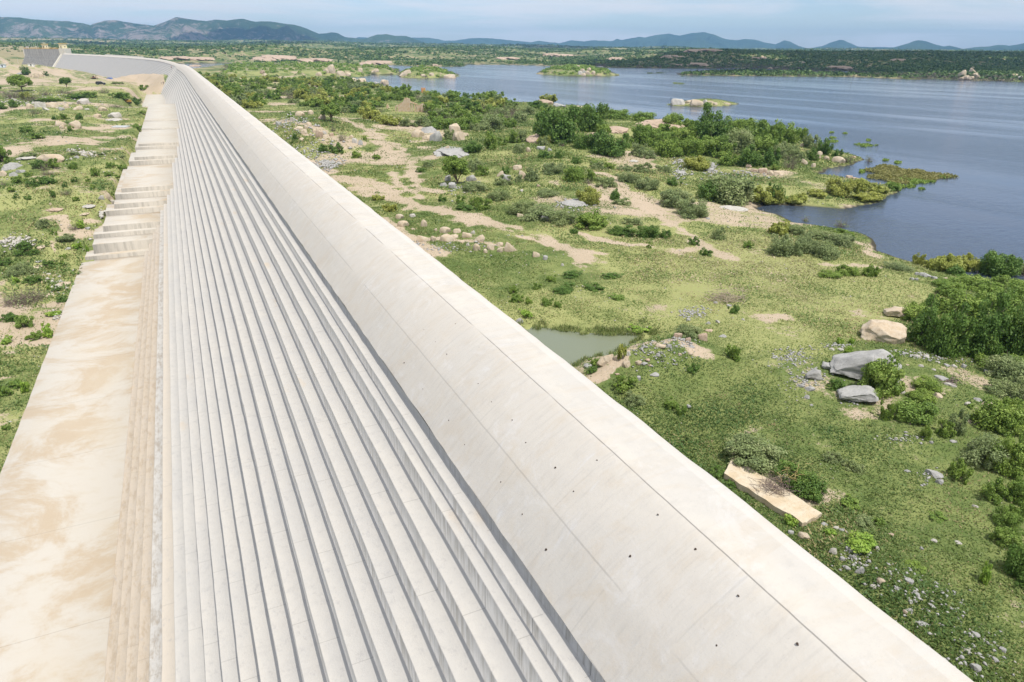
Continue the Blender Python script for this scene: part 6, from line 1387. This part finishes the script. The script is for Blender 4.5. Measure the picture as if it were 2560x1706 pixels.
def abp(name, prof, x0, x1, m):
    """profile in (towards the camera, z), extruded along the wall"""
    V = [(x0, sgn * y, z) for y, z in prof] + [(x1, sgn * y, z) for y, z in prof]; n = len(prof)
    bm = bmesh.new(); vs = [bm.verts.new(v) for v in V]; bm.faces.new(vs[:n]); bm.faces.new(vs[n:][::-1])
    for i in range(n): bm.faces.new((vs[i], vs[n + i], vs[n + (i + 1) % n], vs[(i + 1) % n]))
    bmesh.ops.recalc_face_normals(bm, faces=bm.faces[:]); me = bpy.data.meshes.new(name); bm.to_mesh(me); bm.free(); me.materials.append(m)
    return link(name, me, ab)
H2 = zm_ - zpx(168, 725)
sp_ = [(-7, zm_ - 40), (-7, zt_), (0, zt_), (0, zm_)]
for i in range(26): sp_ += [(.62 * i + .62, zm_ - .8 * i), (.62 * i + .62, zm_ - .8 * (i + 1))]
abp('wall', sp_ + [(.62 * 26, zm_ - 40)], 3.0, AL, M_STREAK)
abp('pier', [(-7.5, zm_ - 40), (-7.5, zt_ + .6), (1.2, zt_ + .6), (1.2, zm_), (.62 * 26 + 1.2, zm_ - .8 * 26), (.62 * 26 + 1.2, zm_ - 40)], -4.0, 2.997, M_PALE)
abp('end_buttress', [(-3, zm_ - 12), (-3, zt_), (.6, zt_), (.6, zm_ - 3)], AL, AL + .9, M_PALE)
M_RAIL = plain('orange_rail', (0.62, 0.34, 0.06), 0.6)
rb_ = MB()
for i in range(27):
    xx = 4 + (AL - 5) * i / 26; rb_.box(xx - .06, xx + .06, -.1, .1, zt_, zt_ + 1.1)
rb_.box(4, AL - 1, -.07, .07, zt_ + 1.02, zt_ + 1.16); rb_.box(4, AL - 1, -.05, .05, zt_ + .50, zt_ + .58); rb_.box(4, AL - 1, -.08, .08, zt_ - .02, zt_ + .22)
rb_.build('railing', M_RAIL, ab)
tag(ab, 'grey streaked abutment wall with an orange railing at the far end of the dam', 'abutment')
M_CREAM = plain('cream_plaster', (0.74, 0.66, 0.42), 0.8, .06); M_TRIM = plain('yellow_trim', (0.66, 0.50, 0.16), 0.8, .1); M_DARK = plain('dark_opening', (0.03, 0.028, 0.025), 0.8)
def tower(xc, w, h, label):
    ca, sa_ = math.cos(ang), math.sin(ang); o = empty('gatehouse', (A0[0] + ca * xc, A0[1] + sa_ * xc, zt_ + .6), ang)
    yo = sgn * -3.2
    MB().box(-w / 2, w / 2, yo - w / 2, yo + w / 2, -.6, h, .04).build('walls', M_CREAM, o)
    MB().box(-w / 2 - .5, w / 2 + .5, yo - w / 2 - .5, yo + w / 2 + .5, h + .002, h + .55, .08).build('roof_slab', M_TRIM, o)
    yf = yo + sgn * (w / 2 + .02)
    MB().box(-.55, .55, min(yf, yf - sgn * .06), max(yf, yf - sgn * .06), .0, 2.1).build('door', M_DARK, o)
    MB().box(w / 2 - .04, w / 2 + .02, yo - .5, yo + .5, 1.3, 2.3).build('window', M_DARK, o)
    MB().box(-w / 2 - .02, -w / 2 + .04, yo - .5, yo + .5, 1.0, 2.2).build('window', M_DARK, o)
    return tag(o, label, 'gatehouse')
tower(1.0, 5.2, 4.6, 'larger cream gatehouse with a yellow roof slab on the bright pier')
tower(25.5, 4.2, 3.8, 'smaller cream gatehouse rising behind the middle of the orange railing')
# little guard shelter and its lamp posts behind the wall
def hut(code, x, y, w, h, label, roofc, wallc, dep=None):
    s = CROPS[code][2]; p = hit_ground(*P(code, x, y)); dp = depth_of(p); wm = w / s * dp / FPX; hm = h / s * dp / FPX
    o = empty('hut', p, -YAW + .25)
    mw = plain('hut_wall', wallc, .8, .06); mr = plain('hut_roof', roofc, .7, .1)
    MB().box(-wm / 2, wm / 2, 0, wm * .7, -.4, hm * .82, .03).build('walls', mw, o)
    MB().prism([(-wm * .58, hm * .82), (-wm * .56, hm * .90), (wm * .56, hm * 1.02), (wm * .58, hm * .92)], -.4, wm * .7 + .4).build('roof', mr, o)
    MB().box(-wm * .02, wm * .16, -.04, .03, 0, hm * .66).build('door', M_DARK, o)
    return tag(o, label, 'hut')
hut('c5', 670, 925, 110, 66, 'small white hut with a flat roof and dark door on the sandy knoll', (.42, .38, .36), (.78, .76, .72))
hut('c5', 598, 548, 44, 60, 'tiny white guard shelter with a dark roof at the left end of the railing', (.25, .12, .10), (.75, .72, .66))
hut('c5', 45, 945, 110, 68, 'white shed with a pale sheet roof at the left edge of the picture', (.70, .72, .72), (.62, .68, .72))
M_POST = plain('galvanised_post', (0.62, 0.63, 0.62), 0.5, .08, 2, .4)
def post(code, x, y, h, label, lamp=True, grp=None, Rf=None):
    s = CROPS[code][2]; p = hit_ground(*P(code, x, y)) if Rf is None else at_range(*P(code, x, y), Rf); dp = depth_of(p); hm = h / s * dp / FPX
    o = empty('lamp_post', p, rv.uniform(0, 6)); MB().tube((0, 0, -.3), (0, 0, hm), .16, .09).build('pole', M_POST, o)
    MB().tube((0, 0, hm - .05), (1.3, 0, hm + .25), .07, .05).build('arm', M_POST, o); MB().box(1.1, 1.9, -.14, .14, hm + .2, hm + .36, .04).build('lamp_head', M_POST, o)
    return tag(o, label, 'lamp post', grp)
post('c1', 365, 585, 62, 'tallest pale lamp post standing before the grey abutment face')
post('c1', 403, 585, 40, 'shorter lamp post just right of the tallest one')
post('c1', 168, 583, 40, 'lamp post in front of the green slope, left of the hut')
post('c1', 222, 580, 36, 'lamp post on the green slope right above the small hut')
post('c1', 20, 583, 38, 'lamp post standing above the shed at the left edge')
for i, xx in enumerate((555, 605, 640, 680, 725, 770, 815)):
    a_ = i / 6
    q = at_range(*P('c5', xx + 22, 535), 800 + i * 4); o = empty('roadside_pole', q)
    MB().tube((0, 0, -6), (0, 0, 5.6), .13, .10).build('pole', M_POST, o); MB().tube((0, 0, 5.5), (-.9, 0, 5.8), .06, .05).build('arm', M_POST, o)
    tag(o, f'thin pale pole of the row behind the railing, {ORD[i]} from the left', 'pole', 'row of poles behind the railing')

# ------------------------------------------------------------------ car and machines
M_BLACK = plain('black_paint', (0.012, 0.013, 0.016), 0.25, .1, 2, .6); M_GLASS = plain('tinted_glass', (0.03, 0.035, 0.04), 0.08, .05, 2, .8)
M_TYRE = plain('tyre_rubber', (0.015, 0.015, 0.015), 0.9); M_CHROME = plain('steel_rim', (0.35, 0.35, 0.36), 0.35, .05, 2, .5, .8); M_LAMP = plain('lamp_glass', (0.75, 0.76, 0.78), 0.15)
def wheel(parent, x, y, r, wd):
    t_ = MB(); t_.tube((x, y - wd / 2, r), (x, y + wd / 2, r), r, r, 20); o = t_.build('wheel', M_TYRE, parent)
    MB().tube((x, y - wd / 2 - .01, r), (x, y + wd / 2 + .01, r), r * .58, r * .58, 14).build('rim', M_CHROME, o)
def car():
    p = hit_ground(*P('c1', 921, 776)); dp = depth_of(p); L = 82 / 3.647 * dp / FPX; f = L / 4.7
    o = empty('parked_car', p, -YAW + .22 + .2); o.scale = (f, f, f)
    side = [(-2.3, .42), (-2.36, .95), (-2.25, 1.25), (-1.95, 1.68), (-1.6, 1.76), (.1, 1.74), (.45, 1.62), (1.0, 1.16), (1.9, 1.04), (2.25, .86), (2.33, .6), (2.28, .40)]
    b = MB(); b.prism(side, -.9, .9); bmesh.ops.bevel(b.bm, geom=b.bm.edges[:], offset=.07, segments=2, affect='EDGES'); b.build('body', M_BLACK, o, smooth=False)
    for s in (-1, 1): MB().prism([(-1.9, 1.15), (-1.75, 1.60), (.05, 1.62), (.75, 1.15)], s * .905 - .012, s * .905 + .012).build('side_window', M_GLASS, o)
    bm = MB(); bm.bm.faces.new([bm.bm.verts.new(v) for v in ((.47, -.75, 1.63), (1.03, -.78, 1.20), (1.03, .78, 1.20), (.47, .75, 1.63))]); bm.build('windscreen', M_GLASS, o).location = (.02, 0, .02)
    for x in (-1.45, 1.45):
        for y in (-.84, .84): wheel(o, x, y, .36, .24)
    for y in (-.62, .62): MB().box(2.22, 2.33, y - .2, y + .2, .74, .9, .03).build('headlight', M_LAMP, o)
    MB().box(2.26, 2.36, -.4, .4, .50, .64, .02).build('number_plate', M_LAMP, o)
    tag(o, 'black car parked on the dirt road below the sand heap, facing right', 'car')
car()
M_MACH = plain('rusty_brown_paint', (0.22, 0.11, 0.065), 0.7, .25, 1.5); M_YEL = plain('faded_yellow_paint', (0.52, 0.29, 0.07), 0.6, .2, 1.2)
def grader():
    p = hit_ground(*P('c1', 855, 722)); dp = depth_of(p); f = 62 / 3.647 * dp / FPX / 6.6; o = empty('excavator', p, -YAW); o.scale = (f, f, f)
    for y in (-1.1, 1.1): MB().prism([(-1.7, .05), (-1.95, .4), (-1.7, .8), (1.7, .8), (1.95, .4), (1.7, .05)], y - .27, y + .27).build('track', M_TYRE, o)
    MB().box(-1.3, 1.5, -1.2, 1.2, .85, 1.6, .06).build('upper_frame', M_MACH, o)
    MB().box(-.2, 1.2, -1.1, -.05, 1.602, 2.9, .08).build('cab', M_MACH, o)
    MB().box(0, 1.0, -1.13, -1.102, 1.9, 2.7).build('cab_window', M_GLASS, o)
    MB().tube((1.3, .3, 1.3), (2.6, .3, 3.2), .2, .17).build('boom', M_MACH, o); MB().tube((2.6, .3, 3.2), (3.4, .3, 1.2), .15, .11).build('stick', M_MACH, o)
    MB().prism([(3.1, .3), (3.1, 1.2), (3.6, 1.3), (3.9, .6), (3.5, .25)], -.2, .8).build('bucket', M_MACH, o)
    MB().prism([(-3.2, .3), (-3.3, 1.0), (-1.5, 1.25), (-1.45, .6)], -.9, .9).build('counter_weight', M_MACH, o)
    tag(o, 'brown excavator with a raised arm working at the foot of the far dam face', 'excavator')
grader()
def dumper():
    p = hit_ground(*P('c1', 1170, 948)); dp = depth_of(p); f = 55 / 3.647 * dp / FPX / 4.2; o = empty('site_dumper', p, -YAW + .1); o.scale = (f, f, f)
    MB().box(-2.0, 2.0, -.8, .8, .9, 1.25, .04).build('chassis', M_MACH, o)
    MB().prism([(-1.9, 1.252), (-2.1, 2.7), (2.1, 2.55), (1.9, 1.252)], -1.0, 1.0).build('skip', M_YEL, o)
    MB().box(-.6, .5, -.5, .5, 2.58, 3.05, .05).build('engine_cover', M_BLACK, o)
    for x in (-1.3, 1.4):
        for y in (-.95, .95): wheel(o, x, y, .62, .4)
    tag(o, 'faded yellow site dumper on dark wheels at the edge of the green field', 'dumper')
dumper()
bt = hit_ground(*P('c1', 1000, 722)); b_ = empty('blue_tarpaulin', bt, -YAW)
MB().prism([(-2.6, -.2), (-2.2, .7), (-.6, 1.25), (1.2, 1.1), (2.6, -.2)], -1.5, 1.5).build('cover', plain('blue_sheet', (0.10, 0.15, 0.32), .6, .2), b_)
tag(b_, 'low stack under a blue tarpaulin at the foot of the far dam face', 'tarpaulin')
for q_, lab, sc_ in [((1130, 892), 'pale open metal frame lying in the green field behind the dumper', 1.0), ((1310, 955), 'small grey metal panel by the apron edge below the green strip', .6)]:
    fp = hit_ground(*P('c1', *q_)); df = depth_of(fp) / FPX; o = empty('metal_frame', fp, -YAW + .2); wf = 32 / 3.647 * df * sc_
    fb = MB()
    for y in (0, wf * .6): fb.box(-wf / 2, wf / 2, y - .06, y + .06, .65, .78)
    for x in (-wf / 2, wf / 2 - .13): fb.box(x, x + .13, .062, wf * .6 - .062, .66, .77)
    fb.build('top_bars', M_POST, o)
    lb = MB()
    for x in (-wf / 2, wf / 2 - .13):
        for y in (0, wf * .6): lb.box(x, x + .12, y - .05, y + .05, -.1, .648)
    lb.build('legs', M_POST, o); tag(o, lab, 'frame')
so = hit_ground(*P('c1', 1082, 1166)); o = empty('grey_tank_lid', so, -YAW); wl = 130 / 3.647 * depth_of(so) / FPX
MB().box(-wl / 2, wl / 2, 0, 3.0, -.3, .35, .05).build('lid', plain('galvanised_sheet', (.50, .52, .54), .5, .1), o); tag(o, 'long low grey sheet-covered pit edge in the grass near the apron', 'pit cover')

# ------------------------------------------------------------------ people on the steps
M_SKIN = plain('skin', (0.28, 0.15, 0.09), 0.6)
def person_mesh(seed, shirt, trousers, stride, arm):
    """one continuous body grown along a skeleton, coloured by height"""
    J = {'pel': (0, 0, .95), 'waist': (0, 0, 1.08), 'chest': (0, .01, 1.32), 'neck': (0, .0, 1.50), 'head': (0, .02, 1.62), 'top': (0, .01, 1.73)}
    for s, n in ((-1, 'l'), (1, 'r')):
        st_ = stride * s
        J.update({n + 'hip': (.10 * s, 0, .90), n + 'knee': (.11 * s, .04 + st_ * .5, .49), n + 'ank': (.11 * s, -.02 + st_, .08), n + 'toe': (.12 * s, .15 + st_, .035),
                  n + 'sh': (.19 * s, 0, 1.43), n + 'elb': (.27 * s, -.02 + arm * s * .5, 1.14), n + 'wri': (.26 * s, .10 + arm * s, .90), n + 'hand': (.25 * s, .14 + arm * s, .81)})
    E = [('pel', 'waist'), ('waist', 'chest'), ('chest', 'neck'), ('neck', 'head'), ('head', 'top')]
    for n in 'lr': E += [('pel', n + 'hip'), (n + 'hip', n + 'knee'), (n + 'knee', n + 'ank'), (n + 'ank', n + 'toe'), ('chest', n + 'sh'), (n + 'sh', n + 'elb'), (n + 'elb', n + 'wri'), (n + 'wri', n + 'hand')]
    Rr = {'pel': .15, 'waist': .135, 'chest': .155, 'neck': .062, 'head': .10, 'top': .07}
    for n in 'lr': Rr.update({n + 'hip': .095, n + 'knee': .06, n + 'ank': .042, n + 'toe': .035, n + 'sh': .065, n + 'elb': .045, n + 'wri': .032, n + 'hand': .035})
    names = list(J); me = bpy.data.meshes.new('person'); me.from_pydata([J[n] for n in names], [(names.index(a), names.index(b)) for a, b in E], [])
    o = bpy.data.objects.new('tmp_person', me); COL.objects.link(o)
    sk = o.modifiers.new('skin', 'SKIN'); me.skin_vertices
    for i, n in enumerate(names):
        v = me.skin_vertices[0].data[i]; v.radius = (Rr[n], Rr[n]); v.use_root = n == 'pel'
    o.modifiers.new('sub', 'SUBSURF').levels = 1
    dg = bpy.context.evaluated_depsgraph_get(); me2 = bpy.data.meshes.new_from_object(o.evaluated_get(dg)); me2.name = 'person'
    bpy.data.objects.remove(o); me2.materials.clear()
    hair = plain('dark_hair', (.02, .015, .012), .7)
    for m in (M_SKIN, shirt, trousers, hair): me2.materials.append(m)
    for pl in me2.polygons:
        c = pl.center; pl.use_smooth = True
        pl.material_index = 3 if c.z > 1.66 or (c.z > 1.56 and c.y < -.02) else 0 if c.z > 1.50 or (abs(c.x) > .2 and c.z < 1.18) else 1 if c.z > .96 else 2
    return me2
PM = [person_mesh(1, plain('dark_shirt', (.03, .03, .035), .8), plain('dark_trousers', (.025, .028, .04), .8), .12, .10),
      person_mesh(2, plain('red_brown_shirt', (.26, .10, .06), .8), plain('grey_trousers', (.10, .10, .11), .8), .05, -.08),
      person_mesh(3, plain('navy_shirt', (.05, .06, .14), .8), plain('navy_trousers', (.03, .035, .07), .8), .16, .14),
      person_mesh(4, plain('light_shirt', (.55, .55, .56), .8), plain('blue_jeans', (.06, .08, .14), .8), .02, .05)]
for i, (px, py, m, lab) in enumerate([(438.0, 164.3, 0, 'dark-clothed person standing on the top steps at the bend'), (429.0, 173.5, 1, 'person in brown standing halfway down the steps at the bend'), (418.6, 191.0, 3, 'person in a light shirt stooping low on the steps above the sand heap'),
                                      (413.8, 203.5, 2, 'person in dark blue walking down the steps beside the sand heap'), (409.0, 211.5, 0, 'person in black at the very foot of the steps'), (404.5, 211.0, 3, 'person in a pale shirt left of the one at the foot of the steps')]):
    p = hit(px, py); o = link('person', PM[m], None, p); o.rotation_euler = (0, 0, 2.2 + i * 1.1); tag(o, lab, 'person', 'people on the dam steps')
# small bird perched on the islet rock
bp = hit(1677, 249); o = empty('water_bird', (bp[0], bp[1], bp[2]))
bb = bmesh.new(); bmesh.ops.create_icosphere(bb, subdivisions=2, radius=.22)
for v in bb.verts: v.co = Vector((v.co.x * .8, v.co.y * (1.5 if v.co.y < 0 else 1.1), v.co.z * 1.1 + .35)) 
me = bpy.data.meshes.new('body'); bb.to_mesh(me); bb.free(); me.materials.append(M_BLACK); link('body', me, o)
MB().tube((0, .15, .5), (0, .22, .85), .07, .05).tube((0, .2, .85), (0, .42, .9), .055, .012).build('neck_and_beak', M_BLACK, o)
lg = MB(); lg.tube((-.06, 0, 0), (-.06, 0, .2), .015).tube((.06, 0, 0), (.06, 0, .2), .015); lg.build('legs', M_BLACK, o)
tag(o, 'small dark bird perched at the left end of the low rocky islet', 'bird')
dp_ = at_depth(*P('A4', 752, 570), 23.0); 
MB().tube((0, 0, -1), (.25, 0, 3.2), .12, .06).build('dead_tree', M_TWIG, None, (dp_[0], dp_[1], ZW))
tag(bpy.data.objects['dead_tree'], 'lone dead stake rising from the far right water', 'dead tree trunk')
